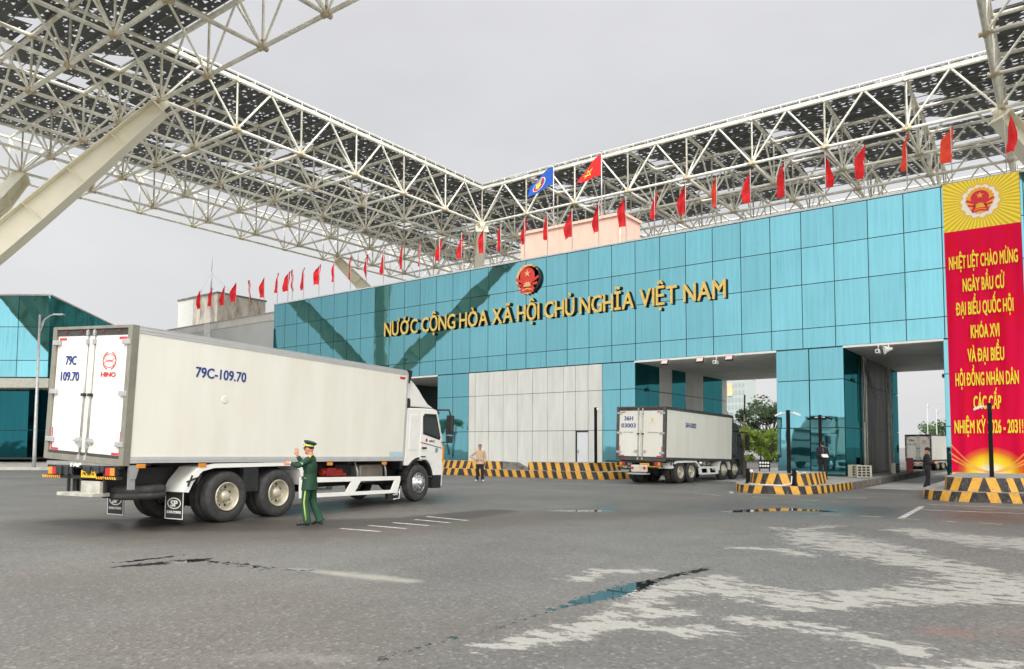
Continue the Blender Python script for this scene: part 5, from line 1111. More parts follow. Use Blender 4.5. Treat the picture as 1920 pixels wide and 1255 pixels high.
    for y0, y1 in ((.0, .64), (W - .64, W)):
        mg = MB()
        for i in range(6): mg.prism([out_[i], inn[i], inn[i + 1], out_[i + 1]], fy, y0, y1)
        mg.build('mudguard', M_WHITE, root)
    mc = MB()
    for q in ((x0 - .33, .95), (x0 - .12, .98)): mc.tube([(q[0], -.015, q[1] - .14), (q[0] + .10, -.015, q[1] + .08)], .018, 6)
    mc.tube([(x0 - .36, -.015, .90), (x0 - .02, -.015, 1.0)], .018, 6); mc.build('mudguard_stay', M_BLACK, root)
    for y0 in ((.03, W - .59) if style == 1 else ()):
        fx = x0 - .38; fl = MB().box(fx - .012, fx + .006, y0, y0 + .56, .14, .70).build('mud_flap', M_BLACK, root)
        b_ = MB()
        for a0, a1, c0, c1 in ((0, .56, .14, .155), (0, .56, .685, .70), (0, .018, .14, .70), (.542, .56, .14, .70)): b_.box(fx - .016, fx - .012, y0 + a0, y0 + a1, c0, c1)
        n = 24
        for i in range(n):
            t0, t1 = 2 * math.pi * i / n, 2 * math.pi * (i + 1) / n; q = [(.21 * math.cos(t0), .115 * math.sin(t0)), (.21 * math.cos(t1), .115 * math.sin(t1)), (.185 * math.cos(t1), .095 * math.sin(t1)), (.185 * math.cos(t0), .095 * math.sin(t0))]
            b_.prism(q, lambda a, b, dd: (fx - .012 - dd, y0 + .28 - a, .46 + b), 0, .004)
        b_.build('flap_border', M_WHITE, fl); text('lettering', 'SP', .13, M_WHITE, fl, AX_REAR, (fx - .014, y0 + .28, .395), .22, .002, .03); text('lettering', 'SUPER POWER', .055, M_WHITE, fl, AX_REAR, (fx - .014, y0 + .28, .255), .44, .002, .01)
    # rear end under the box
    zr = zb - .10
    for y0 in (W * .075, W * .77):
        MB().box(-.04, .06, y0, y0 + .36, zr - .16, zr + .02).build('lamp_housing', M_BLACK, root, None, .01)
        out_y = y0 if y0 < 1 else y0 + .36; sg = 1 if y0 < 1 else -1
        MB().box(-.055, -.04, min(out_y, out_y + sg * .13), max(out_y, out_y + sg * .13), zr - .14, zr).build('turn_lamp', M_AMBER, root); MB().box(-.055, -.04, min(out_y + sg * .14, out_y + sg * .27), max(out_y + sg * .14, out_y + sg * .27), zr - .14, zr).build('tail_lamp', M_RED, root)
        hz = MB()
        for i in range(9): hz.prism([(y0 - .04 + i * .07, zr - .215), (y0 - .005 + i * .07, zr - .215), (y0 + .025 + i * .07, zr - .165), (y0 - .01 + i * .07, zr - .165)], lambda a, b, dd: (-.04 - dd, a, b), 0, .004)
        hz.build('hazard_stripe', M_YEL, root)
    rb = MB().box(-.03, .07, .12, W - .12, zr - .22, zr - .16).box(.0, .10, .10, W - .10, zr - .02, zr + .04); rb.build('rear_beam', M_CHASSIS, root)
    pl = MB().box(-.05, -.035, W * .30, W * .30 + .46, zr - .19, zr - .05).build('licence_plate', pm('yellow_plate', srgb(240, 186, 30), .4, var=.05), root)
    text('lettering', rear_txt[0][0] + rear_txt[-1][0], .06, M_BLACK, pl, AX_REAR, (-.052, W * .30 + .23, zr - .15), .38, .001, .005)
    if style == 1:
        for y0, y1, h in ((.50, 1.10, .05), (1.50, 2.0, .0)):
            n = 6; bump = MB()
            for i in range(n):
                a, b = y0 + (y1 - y0) * i / n, y0 + (y1 - y0) * (i + 1) / n; bump.box(-.08 - .03 * math.sin(i * 1.7), -.02, a, b, zr - .14 + h - .02 * math.sin(i * 2.1), zr + .03)
            bump.build('rubber_cover', pm('rubber_sheet', (.03, .033, .036), .35, var=.2, scale=9), root, None, .02)
        text('lettering', 'FAP', .075, M_WHITE, root, AX_REAR, (-.112, 1.30, zr + .015), .34, .006, .02)
        MB().box(-.02, .02, .10, W - .10, zr + .04, zr + .12).build('sill', M_ALU, root)
        MB().box(-.22, .12, .56, 1.72, .66, .73).build('step', pm('weathered_beige', (.46, .44, .37), .6, var=.2, scale=4), root, None, .008)
        MB().box(-.06, .0, .60, 1.20, .73, .95).build('step_panel', pm('weathered_beige', (.46, .44, .37), .6), root)
        for y in (.50, 1.24, 1.66): MB().box(-.05, .0, y - .02, y + .02, .73, 1.02).build('step_hanger', M_CHASSIS, root)
        MB().box(.12, .26, .02, .05, .80, 1.24).prism([(.10, 1.26), (.34, 1.26), (.26, 1.0), (.14, 1.0)], fy, .0, .03).build('corner_strut', M_ALU, root)
        sp_ = thing_part('spare_wheel', root); sp_.location = (.72, .62, .60)
        MB().lathe([(.30, 0), (.34, -.02), (.44, -.02), (.50, .0), (.53, .04), (.53, .09), (.515, .10), (.515, .115), (.53, .125), (.53, .20), (.50, .24), (.44, .26), (.34, .26), (.30, .24)], (0, 0, 0), (0, 0, 1), 40).build('tyre', M_RUBBER, sp_); MB().lathe([(.30, .0), (.30, .24), (.1, .20), (0, .2)], (0, 0, 0), (0, 0, 1), 24).build('rim', M_RIM, sp_)
        for x in (.36, 1.75, 5.55, 7.72): MB().box(x - .09, x + .09, -.02, .02, zb - .10, zb - .02).build('side_marker', M_AMBER, root, Tb, .006)
        # side guard of two rails joined by slanted plates
        for y0, y1 in ((.03, .06), (W - .06, W - .03)):
            sg_ = MB(); sg_.prism([(4.55, .745), (8.50, .665), (8.50, .775), (4.55, .875)], fy, y0, y1); sg_.prism([(4.55, .375), (8.36, .305), (8.36, .40), (4.55, .48)], fy, y0, y1)
            sg_.prism([(6.10, .345), (6.48, .340), (6.78, .705), (6.42, .712)], fy, y0 - .004, y1 + .004); sg_.prism([(8.02, .315), (8.36, .308), (8.50, .668), (8.24, .674)], fy, y0 - .004, y1 + .004); sg_.prism([(4.55, .38), (4.68, .378), (4.68, .742), (4.55, .745)], fy, y0 - .003, y1 + .003)
            sg_.build('side_guard', M_WHITE, root, None, .006)
        MB().box(4.85, 5.2, .25, .5, .78, 1.02).tube([(5.6, .36, .96), (6.35, .36, .96)], .09, 12).box(5.72, 6.05, .24, .5, .86, 1.07).tube([(5.9, .3, .9), (6.45, .28, .88)], .05, 8).build('red_pump', pm('red_machine', (.42, .03, .02), .45, var=.2, scale=7), root, None, .015)
        tk = MB().box(6.90, 7.86, .16, .72, .64, 1.12)
        tkb = tk.build('fuel_tank', pm('brown_tank', (.26, .235, .19), .5, .3, var=.2), root, None, .06, 3)
        rb_ = MB()
        for i in range(20): rb_.box(6.95 + i * .045, 6.968 + i * .045, .145, .16, .68, 1.08)
        rb_.build('tank_rib', pm('brown_tank', (.26, .235, .19), .5), tkb)
        MB().tube([(6.72, .20, 1.2), (6.76, .14, .95), (6.80, .16, .66)], .03, 8).tube([(7.92, .18, 1.2), (7.94, .13, .95), (8.0, .16, .70)], .03, 8).build('tank_strap', M_STEEL, root)
        MB().box(6.2, 6.8, .4, .9, .7, 1.15).build('battery_box', M_CHASSIS, root, None, .02); MB().box(5.0, 5.5, .5, .9, .5, 1.1).build('air_tank', M_CHASSIS, root, None, .02)
        fl = MB().box(8.50, 8.52, .06, .58, .10, .50).build('front_mud_flap', M_BLACK, root); text('lettering', 'SP', .12, M_WHITE, fl, AX_FRONT @ Matrix.Identity(4), (8.34, .05, .25), .3, .002, .01); MB().box(7.98, 8.50, .055, .06, .12, .42).build('flap_side', M_BLACK, fl)
        MB().tube([(8.2, .045, .14), (8.46, .045, .14), (8.49, .045, .42)], .012, 5).build('flap_edge', M_WHITE, fl)
        MB().box(2.86, 3.28, .04, .2, .62, 1.16).build('inner_guard', M_BLACK, root)
        MB().box(8.58, 8.72, .12, W - .12, 1.05, 2.7).build('cab_back', M_BLACK, root, Tb)
    else:
        MB().box(-.16, .0, W * .33, W * .33 + .80, .52, .84).build('rear_guard_panel', pm('cream_panel', srgb(214, 206, 186), .5, var=.1), root, None, .05)
        for y in (W * .33 + .10, W * .33 + .70): MB().lathe([(.07, 0), (.07, .012), (.05, .02)], (-.162, y, .70), (-1, 0, 0), 16).build('round_lamp', M_REDV, root)
        MB().box(-.30, .02, W * .30, W * .30 + .98, .42, .49).build('step', M_STEEL, root, None, .008)
        a, b = rear[-1] + r + .30, front[0] - r - .30
        for y0, y1 in ((.03, .06), (W - .06, W - .03)):
            sg_ = MB(); sg_.prism([(a, .62), (b, .60), (b, .70), (a, .72)], fy, y0, y1); sg_.prism([(a, .34), (b, .32), (b, .40), (a, .42)], fy, y0, y1)
            for q in (.0, .46, .93): sg_.prism([(a + (b - a) * q, .35), (a + (b - a) * q + .3, .35), (a + (b - a) * q + .2, .66), (a + (b - a) * q - .1, .66)], fy, y0 - .004, y1 + .004)
            sg_.build('side_guard', M_WHITE, root)
        MB().tube([(a + .2, .35, .86), (b - .2, .35, .86)], .24, 16).build('fuel_tank', M_CHROME, root)
        for q in (.25, .5, .75): MB().lathe([(.245, -.03), (.25, -.03), (.25, .03), (.245, .03)], (a + (b - a) * q, .35, .86), (1, 0, 0), 16, close=True).build('tank_strap', M_BLACK, root)
        mg = MB()
        xs0, xs1 = front[0] - r - .12, front[0] + r + .1
        n = 10
        for i in range(n):
            t0, t1 = math.pi * (1 - i / n), math.pi * (1 - (i + 1) / n); ro, ri = r + .20, r + .10
            mg.prism([(front[0] + ro * math.cos(t0), r + ro * math.sin(t0)), (front[0] + ro * math.cos(t1), r + ro * math.sin(t1)), (front[0] + ri * math.cos(t1), r + ri * math.sin(t1)), (front[0] + ri * math.cos(t0), r + ri * math.sin(t0))], fy, .0, .35)
        mg.build('front_mudguard', M_WHITE, root)
    return root
truck('white box truck with white cab turning in the yard beside the green-uniformed officer', (-14.138, 6.923), 1.705, .011, .051, 2.542, 8.58, 2.594, 1.306, [2.437, 3.898], [9.427], .545, 1.0, 2.86, M_WHITE,
      [('79C', 3.15, .185, .36), ('109.70', 2.83, .185, .62)], [('79C-109.70', 2.08, 3.06, .215, 1.30)], 1)
truck('white box truck with dark grey cab entering the wide portal', (-13.88, 29.847), 1.515, .023, .019, 2.43, 7.04, 2.32, 1.06, [1.53, 2.61], [6.16, 7.50], .50, .72, 2.70, M_GREYCAB,
      [('36H', 2.78, .19, .46), ('03003', 2.46, .19, .74)], [('36H-03003', 2.42, 2.56, .22, 1.05)], 2)
truck('white box truck with dark rear frame waiting beyond the narrow portal', (-7.58, 60.0), R(75), 0, 0, 2.45, 9.0, 2.60, .95, [1.5, 2.8], [9.4], .50, 1.0, 2.8, M_WHITE,
      [('79H', 2.85, .24, .55), ('111.12', 2.48, .24, .85)], [], 3, None, .72)
truck('white box truck parked behind the camera, mirrored in the glass pier', (-25.5, -19.0), R(238), 0, 0, 2.4, 7.2, 2.35, 1.1, [1.6, 2.8], [7.7], .5, .9, 2.7, M_WHITE, [('15C', 2.8, .19, .4), ('204.31', 2.46, .19, .6)], [], 3)

# ------------------------------------------------------------------ people (local x = facing, y = their left)
def hand(mb, wrist, d, side, curl=.35, s=1., spread=.16):
    """palm, four fingers, thumb; d = pointing direction, side = towards the thumb"""
    w_ = Vector(wrist); d = Vector(d).normalized(); sd_ = Vector(side); sd_ = (sd_ - d * sd_.dot(d)).normalized(); n = d.cross(sd_)
    mb.tube([w_ - d * .02, w_ + d * .02, w_ + d * .06, w_ + d * .092], [(.027 * s, .02 * s), (.034 * s, .018 * s), (.043 * s, .017 * s), (.040 * s, .014 * s)], 10, side=sd_)
    for k, ln in enumerate((.070, .080, .074, .058)):
        o = sd_ * (.030 - .020 * k); b = w_ + d * .086 + o; f = (d + sd_ * (spread * (1.5 - k) / 1.5)).normalized()
        p1 = b + f * ln * .45; f2 = (f * math.cos(curl) + n * math.sin(curl)).normalized(); p2 = p1 + f2 * ln * .33; f3 = (f * math.cos(curl * 1.9) + n * math.sin(curl * 1.9)).normalized(); p3 = p2 + f3 * ln * .3
        mb.tube([b - f * .02, b, p1, p2, p3], [.0095 * s, .0098 * s, .009 * s, .0082 * s, .006 * s], 7)
    b = w_ + d * .025 + sd_ * .030; f = (d * .7 + sd_ * .75).normalized(); mb.tube([b - f * .02, b, b + f * .035, b + (f * .6 + d * .4).normalized() * .062], [.013 * s, .0125 * s, .0105 * s, .007 * s], 7)
def person(label, loc, rz, J, top, bottom, shoes, hair=None, head_pitch=0, head_yaw=0, coat=False, extra=None, h=1.0, skin=M_SKIN):
    root = thing('person', label, 'person', loc, rz); root.scale = (h, h, h)
    V = lambda k: Vector(J[k])
    hc = V('head'); Rm_ = Matrix.Rotation(head_yaw, 3, 'Z') @ Matrix.Rotation(head_pitch, 3, 'Y'); HP = lambda p: hc + Rm_ @ Vector(p)
    b = MB(); b.ell(hc, (.096, .078, .112), 16, ax=Rm_); b.ell(HP((.028, 0, -.062)), (.068, .058, .062), 12, ax=Rm_); b.ell(HP((-.02, 0, .01)), (.09, .076, .09), 12, ax=Rm_)
    b.tube([HP((.094, 0, .012)), HP((.112, 0, -.018)), HP((.098, 0, -.028))], [.008, .014, .010], 7)
    b.ell(HP((.088, 0, -.058)), (.012, .022, .010), 8, ax=Rm_); b.ell(HP((.075, 0, -.105)), (.022, .026, .018), 8, ax=Rm_)
    for sg in (-1, 1): b.ell(HP((-.004, sg * .078, -.008)), (.018, .009, .032), 8, ax=Rm_); b.ell(HP((.078, sg * .032, .024)), (.016, .02, .008), 8, ax=Rm_)
    ch = V('chest'); hp = V('hip'); nk = ch + Vector((0, 0, .13))
    b.tube([ch, nk, hc + Rm_ @ Vector((-.015, 0, -.07))], [(.06, .06), (.058, .058), (.055, .055)], 12)
    b.tube([hp, hp.lerp(ch, .5), ch, ch + Vector((0, 0, .08))], [(.13, .085), (.12, .08), (.15, .095), (.10, .06)], 14, side=(0, 1, 0))
    for sd_ in ('l', 'r'):
        s, e, w_ = V(sd_ + 'sh'), V(sd_ + 'el'), V(sd_ + 'wr'); b.tube([ch + (s - ch) * .5, s, e, w_], [.05, .048, .038, .026], 10); hd = J[sd_ + 'hd']; hand(b, w_, hd[0], hd[1], hd[2])
        hj, kn, an, to = V(sd_ + 'hp'), V(sd_ + 'kn'), V(sd_ + 'an'), V(sd_ + 'to'); b.tube([hp.lerp(hj, .6), hj, kn, an, an.lerp(to, .4)], [.08, .082, .055, .038, .035], 10)
    bo = baked(b, .0085, 'body', skin, root, 3)
    for sg in (-1, 1): MB().ell(HP((.090, sg * .031, .012)), (.007, .012, .006), 8, ax=Rm_).build('eye', M_BLACK, bo); MB().tube([HP((.089, sg * .018, .030)), HP((.083, sg * .046, .031))], .0035, 5).build('eyebrow', M_BLACK, bo)
    if hair:
        hm = MB(); hm.ell(HP((-.014, 0, .030)), (.098, .084, .096), 16, ax=Rm_); ho = hm.build('hair', hair, bo)
        for v in ho.data.vertices:
            q = Rm_.transposed() @ (v.co - hc)
            if q.z < .015 and q.x > .02: v.co = HP((.02, q.y * .8, .03))
            elif q.z < -.045: v.co = HP((q.x, q.y, -.045))
    # upper garment
    g = MB(); hem = J['hem']; hz = Vector((hp.x, hp.y, hem)); wst = hp.lerp(ch, .42)
    f = 1.08 if coat else .94
    g.tube([hz, Vector((hp.x, hp.y, hem + .04)), hp + Vector((0, 0, .05)), wst, ch - Vector((0, 0, .08)), ch + Vector((0, 0, .06)), ch + Vector((-.005, 0, .115))], [(.215 * f, .165 * f), (.212 * f, .160 * f), (.188 * f, .138 * f), (.172 * f, .125 * f), (.195 * f, .132 * f), (.155 * f, .10 * f), (.07, .068)], 20, side=(0, 1, 0))
    for sd_ in ('l', 'r'):
        s, e, w_ = V(sd_ + 'sh'), V(sd_ + 'el'), V(sd_ + 'wr'); g.ell(s, (.078, .075, .078), 12); g.cap(s, e, .073, .060, 12); g.tube([e - (w_ - e) * .12, e, e.lerp(w_, .5), w_ - (w_ - e).normalized() * J.get('cuff', .02)], [.04, .060, .053, .044], 12)
        g.tube([ch + Vector((0, 0, .03)), s], [.09, .07], 10)
    go = baked(g, .012, 'jacket' if coat else 'shirt', top, root, 5)
    t = MB(); t.tube([hp + Vector((0, 0, .10)), hp, hp - Vector((0, 0, .10))], [(.165, .115), (.175, .128), (.15, .115)], 16, side=(0, 1, 0))
    for sd_ in ('l', 'r'):
        hj, kn, an = V(sd_ + 'hp'), V(sd_ + 'kn'), V(sd_ + 'an'); t.tube([hj + Vector((0, 0, .03)), hj.lerp(kn, .35), kn, kn.lerp(an, .45), an + (an - kn).normalized() * .035], [(.095, .105), (.094, .100), (.076, .080), (.070, .080), (.070, .092)], 14, side=(0, 1, 0))
    to_ = baked(t, .012, 'trousers', bottom, root, 5)
    for sd_ in ('l', 'r'):
        an, to = V(sd_ + 'an'), V(sd_ + 'to'); d = (to - an); d.z = 0; d.normalize(); hl = an - d * .055; hl.z = max(.035, an.z - .055)
        sh = MB(); sh.tube([hl - d * .012, hl + d * .03, an.lerp(to, .45) * 1.0 + Vector((0, 0, .0)), to - d * .03, to + d * .025], [(.025, .024), (.040, .036), (.044, .036), (.044, .028), (.022, .015)], 12, side=(-d.y, d.x, 0)); sh.ell(an + d * .01 + Vector((0, 0, -.02)), (.05, .042, .045), 10)
        baked(sh, .009, 'shoe', shoes, root, 3)
    if extra: extra(root, bo, go, to_, HP, Rm_, V)
    return root
M_GREEN = pm('officer_green', (.008, .048, .022), .75, var=.14, scale=5, bump=.15, bscale=40); M_GREENT = pm('officer_green_trousers', (.011, .066, .029), .75, var=.14, scale=5, bump=.15, bscale=40)
M_HAIRB = pm('black_hair', (.010, .009, .008), .5, var=.1); M_SHOEB = pm('black_leather', (.012, .012, .012), .25, var=.1)
M_DKCLOTH = pm('black_cloth', (.013, .013, .015), .8, var=.2, scale=6); M_TAN = pm('tan_shirt_cloth', srgb(202, 172, 142), .8, var=.1, scale=6)
M_GOLDB = pm('gold_button', (.85, .62, .22), .25, .8, var=0); M_PIPING = pm('yellow_green_stripe', (.42, .50, .10), .6, var=.05)
def cap_lathe(HP, Rm_, mb_fn): pass
def officer_extra(root, bo, go, to_, HP, Rm_, V):
    ax = Rm_ @ Vector((-.20, 0, 1)); c = HP((-.004, 0, .045))
    cp = MB(); cp.lathe([(.092, -.012), (.100, .0), (.102, .045), (.104, .052)], c, ax, 24); crown = [(.104, .050), (.140, .084), (.145, .094), (.13, .112), (.08, .124), (0, .126)]
    cp.lathe(crown, c + Rm_ @ Vector((.0, 0, 0)), ax + Rm_ @ Vector((-.16, 0, 0)), 24)
    co = cp.build('peaked_cap', M_GREEN, bo)
    MB().lathe([(.1045, .004), (.1065, .012), (.1065, .034), (.1045, .042)], c, ax, 24).build('cap_band', pm('yellow_band', (.62, .58, .10), .5, var=.05), co)
    a = [(math.cos(t), math.sin(t)) for t in [R(-62 + 124 * i / 12) for i in range(13)]]
    v = MB(); top = [HP((.088 * q[0] + .004, .088 * q[1], .045)) for q in a]; bot = [HP((.10 * q[0] + .065 * max(0, q[0] - .4), .088 * q[1], .018)) for q in a]
    v.add(top + bot + [p + Rm_ @ Vector((0, 0, -.006)) for p in top + bot], [(i, i + 1, 13 + i + 1, 13 + i) for i in range(12)] + [(26 + i, 39 + i, 39 + i + 1, 26 + i + 1) for i in range(12)] + [(13 + i, 14 + i, 40 + i, 39 + i) for i in range(12)], 0, True); v.build('visor', M_SHOEB, co)
    MB().ell(HP((.112, 0, .095)), (.008, .018, .024), 10, ax=Rm_).build('cap_badge', M_GOLDB, co)
    for sg, s in ((1, 'lsh'), (-1, 'rsh')):
        p = V(s) + Vector((-.01, -sg * .03, .070)); MB().obox(p, (.038, 0, 0), (0, .062, -.018 * sg), (0, 0, .007)).build('epaulette', pm('yellow_epaulette', (.65, .52, .08), .5, var=.1), go)
    ch = V('chest'); hp = V('hip')
    for k, z in enumerate((.02, -.11, -.24, -.37)): MB().ell((hp.x + (.136 if k < 2 else .148), .0, ch.z + z), (.008, .014, .014), 8).build('button', M_GOLDB, go)
    MB().ell((hp.x + .05, .192, 1.02), (.013, .008, .013), 8).build('button', M_GOLDB, go); MB().ell((.05, .185, 1.30), (.012, .008, .012), 8).build('button', M_GOLDB, go)
    MB().box(-.03 + hp.x, .13 + hp.x, .178, .188, .985, 1.06).build('pocket_flap', M_GREEN, go, None, .006)
    cl = MB(); cl.tube([ch + Vector((-.06, 0, .13)), ch + Vector((-.03, .06, .12)), ch + Vector((.05, .05, .07)), ch + Vector((.10, .012, -.03))], [(.012, .02)] * 4, 8); cl.tube([ch + Vector((-.06, 0, .13)), ch + Vector((-.03, -.06, .12)), ch + Vector((.05, -.05, .07)), ch + Vector((.10, -.012, -.03))], [(.012, .02)] * 4, 8); cl.build('collar', M_GREEN, go)
    MB().ell(ch + Vector((.035, .045, .10)), (.012, .012, .016), 8).build('collar_tab', pm('red_tab', (.5, .02, .02), .5, var=0), go)
    for sd_, sg in (('l', 1), ('r', -1)):
        pts = [V(sd_ + 'hp') + Vector((0, sg * .090, .0)), V(sd_ + 'hp').lerp(V(sd_ + 'kn'), .35) + Vector((0, sg * .096, 0)), V(sd_ + 'kn') + Vector((0, sg * .079, 0)), V(sd_ + 'kn').lerp(V(sd_ + 'an'), .45) + Vector((0, sg * .073, 0)), V(sd_ + 'an') + Vector((0, sg * .070, .03))]
        MB().tube(pts, [(.016, .006)] * 5, 8, side=(1, 0, 0)).build('side_stripe', M_PIPING, to_)
    w_ = V('lwr'); e = V('lel'); d = (w_ - e).normalized(); MB().tube([w_ - d * .045, w_ - d * .02], .040, 12).build('shirt_cuff', M_WHITE, go); MB().tube([w_ - d * .018, w_ - d * .004], .033, 12).build('watch_strap', M_GOLDB, go)
    q = V('lsh').lerp(e, .62); MB().obox(q + Vector((0, .062, 0)), (.035, 0, 0), (0, .004, 0), (0, 0, .02)).build('sleeve_patch', pm('pale_patch', (.35, .5, .35), .6, var=.2, scale=40), go)
JO = dict(head=(.03, 0, 1.655), chest=(-.01, 0, 1.36), hip=(0, 0, .94), hem=.76, cuff=.03,
          lsh=(-.01, .185, 1.415), lel=(.17, .30, 1.29), lwr=(.37, .20, 1.34), lhd=((1, -.15, -.05), (0, 0, 1), .45),
          rsh=(.0, -.185, 1.42), rel=(.22, -.25, 1.30), rwr=(.34, -.17, 1.51), rhd=((.06, .05, 1), (.9, .2, 0), .25),
          lhp=(.02, .095, .92), lkn=(.07, .10, .50), lan=(.02, .10, .085), lto=(.22, .12, .03), rhp=(-.02, -.095, .92), rkn=(-.05, -.10, .49), ran=(-.21, -.10, .105), rto=(-.03, -.12, .03))
person('officer in green uniform and peaked cap pointing and raising a hand beside the truck', (-12.60, 10.00, 0), R(216), JO, M_GREEN, M_GREENT, M_SHOEB, M_HAIRB, R(4), R(4), True, officer_extra, .955)
def sym(**k):
    J = dict(head=(.02, 0, 1.60), chest=(0, 0, 1.33), hip=(0, 0, .93), hem=.82, lsh=(0, .18, 1.38), rsh=(0, -.18, 1.38), lhp=(0, .09, .91), rhp=(0, -.09, .91), lkn=(.03, .11, .48), rkn=(.03, -.11, .48), lan=(0, .13, .085), ran=(0, -.13, .085), lto=(.19, .17, .03), rto=(.19, -.17, .03),
             lel=(-.03, .24, 1.10), lwr=(.04, .25, .86), lhd=((.1, 0, -1), (1, 0, 0), .4), rel=(-.03, -.24, 1.10), rwr=(.04, -.25, .86), rhd=((.1, 0, -1), (1, 0, 0), .4)); J.update(k); return J
J2 = sym(rel=(-.02, -.43, 1.15), rwr=(.06, -.22, 1.0), rhd=((.5, .5, -.3), (0, 0, 1), .5), hem=.80, rkn=(.03, -.11, .48), rto=(.17, -.20, .03))
def shirt_extra(root, bo, go, to_, HP, Rm_, V):
    MB().tube([(.0, -.16, .98), (.115, -.08, .98), (.125, .08, .98), (.0, .16, .98)], [(.012, .018)] * 4, 8).build('belt', M_SHOEB, to_)
    MB().tube([V('chest') + Vector((-.06, 0, .12)), V('chest') + Vector((.0, .06, .12)), V('chest') + Vector((.09, .0, .06)), V('chest') + Vector((.0, -.06, .12)), V('chest') + Vector((-.06, 0, .12))], .015, 6).build('collar', M_TAN, go)
    MB().box(.10, .128, -.09, -.03, 1.24, 1.33).build('pocket', M_TAN, go)
person('man in tan shirt and black trousers standing with one hand on his hip', (-21.87, 27.08, 0), R(-50), J2, M_TAN, M_DKCLOTH, pm('white_shoe', (.7, .7, .7), .5, var=.05), M_HAIRB, 0, 0, False, shirt_extra, 1.0)
def capman_extra(item, mt):
    def fn(root, bo, go, to_, HP, Rm_, V):
        c = HP((-.008, 0, .03)); cp = MB(); cp.lathe([(.098, -.02), (.100, .02), (.092, .065), (.06, .098), (0, .108)], c, Rm_ @ Vector((0, 0, 1)), 20); co = cp.build('cap', M_DKCLOTH, bo)
        v = MB(); v.tube([HP((.07, 0, .030)), HP((.12, 0, .024)), HP((.165, 0, .012))], [(.075, .008), (.068, .008), (.04, .006)], 14, side=Rm_ @ Vector((0, 1, 0))); v.build('cap_peak', M_DKCLOTH, co)
        MB().tube([V('chest') + Vector((-.06, 0, .12)), V('chest') + Vector((.02, .055, .13)), V('chest') + Vector((.07, .0, .10)), V('chest') + Vector((.02, -.055, .13)), V('chest') + Vector((-.06, 0, .12))], .022, 8).build('collar', M_DKCLOTH, go)
        MB().tube([V('chest') + Vector((.12, 0, .08)), V('chest') + Vector((.135, 0, -.1)), V('hip') + Vector((.145, 0, .0))], .007, 6).build('zip', M_STEEL, go)
    return fn
J3 = sym(lel=(.05, .24, 1.10), lwr=(.27, .10, 1.04), lhd=((.8, -.4, 0), (0, 0, 1), .7), rel=(.05, -.24, 1.10), rwr=(.27, -.10, 1.04), rhd=((.8, .4, 0), (0, 0, 1), .7), hem=.78, lkn=(.10, .10, .48), lan=(.05, .11, .085), lto=(.24, .12, .03))
person('man in black cap and jacket holding white papers before the glass pier', (-8.24, 33.2, .285), R(-62), J3, M_DKCLOTH, M_DKCLOTH, M_SHOEB, M_HAIRB, R(22), 0, True, capman_extra(0, 0), .93)
J4 = sym(lel=(.02, .23, 1.09), lwr=(.27, .12, 1.08), lhd=((.85, -.35, .15), (0, 0, 1), .7), rel=(.02, -.23, 1.09), rwr=(.27, -.10, 1.08), rhd=((.85, .35, .15), (0, 0, 1), .7), hem=.80, lan=(.03, .09, .085), lto=(.21, .11, .03), ran=(-.08, -.09, .085), rto=(.10, -.11, .03))
person('man in black cap looking down at a phone beside the island left of the banner', (-4.42, 33.7, .004), R(12), J4, M_DKCLOTH, M_DKCLOTH, pm('pale_shoe', (.6, .6, .6), .5, var=.05), M_HAIRB, R(24), 0, True, capman_extra(0, 0), .95)
def held(name, label, cat, man, p, rz, tilt, sx_, sy_, mt):
    c, s = math.cos(man[2]), math.sin(man[2]); o = thing(name, label, cat, (man[0] + c * p[0] - s * p[1], man[1] + s * p[0] + c * p[1], man[3] + p[2]), man[2])
    mb = MB(); n = 4
    for k in range(3): mb.obox((0, .01 * k, .004 * k), Matrix.Rotation(tilt + .06 * k, 3, 'Y') @ Vector((sx_, 0, 0)), (0, sy_, 0), Matrix.Rotation(tilt, 3, 'Y') @ Vector((0, 0, .0015 if name == 'paper_sheets' else .004)))
    mb.build('sheet' if name == 'paper_sheets' else 'case', mt, o)
held('paper_sheets', 'white sheets of paper held by the man at the glass pier', 'paper', (-8.24, 33.2, R(-62), .285), (.38, 0, .99), 0, R(20), .15, .11, M_WHITE)
held('mobile_phone', 'small phone held by the man left of the banner', 'phone', (-4.42, 33.7, R(12), .004), (.40, 0, 1.06), 0, R(-25), .07, .035, pm('reddish_case', (.25, .06, .05), .4, var=0))

# ------------------------------------------------------------------ trees
def leafmat(name, a, b):
    m, nt, p = newmat(name); oi = nt.nodes.new('ShaderNodeNewGeometry'); n = noise(nt, .9, 4); r = rng(nt, oi.outputs['Random Per Island'], 0, 1)
    c = mixc(nt, r, a, b); c = mixc(nt, rng(nt, n, .35, .7), c, tuple(q * .55 for q in a)); nt.links.new(c, p.inputs['Base Color']); p.inputs['Roughness'].default_value = .6
    o = nt.nodes['Material Output']; tr_ = nt.nodes.new('ShaderNodeBsdfTranslucent'); nt.links.new(c, tr_.inputs[0]); mx = nt.nodes.new('ShaderNodeMixShader'); mx.inputs[0].default_value = .35
    nt.links.new(p.outputs[0], mx.inputs[1]); nt.links.new(tr_.outputs[0], mx.inputs[2]); nt.links.new(mx.outputs[0], o.inputs[0]); return m
L_DARK = leafmat('dark_leaf', (.11, .18, .085), (.20, .29, .15)); L_LIGHT = leafmat('bright_leaf', (.30, .46, .06), (.46, .60, .14)); L_MID = leafmat('mid_leaf', (.07, .14, .04), (.14, .22, .07))
M_BARK = pm('bark', (.09, .07, .05), .9, var=.3, scale=6, bump=.4)
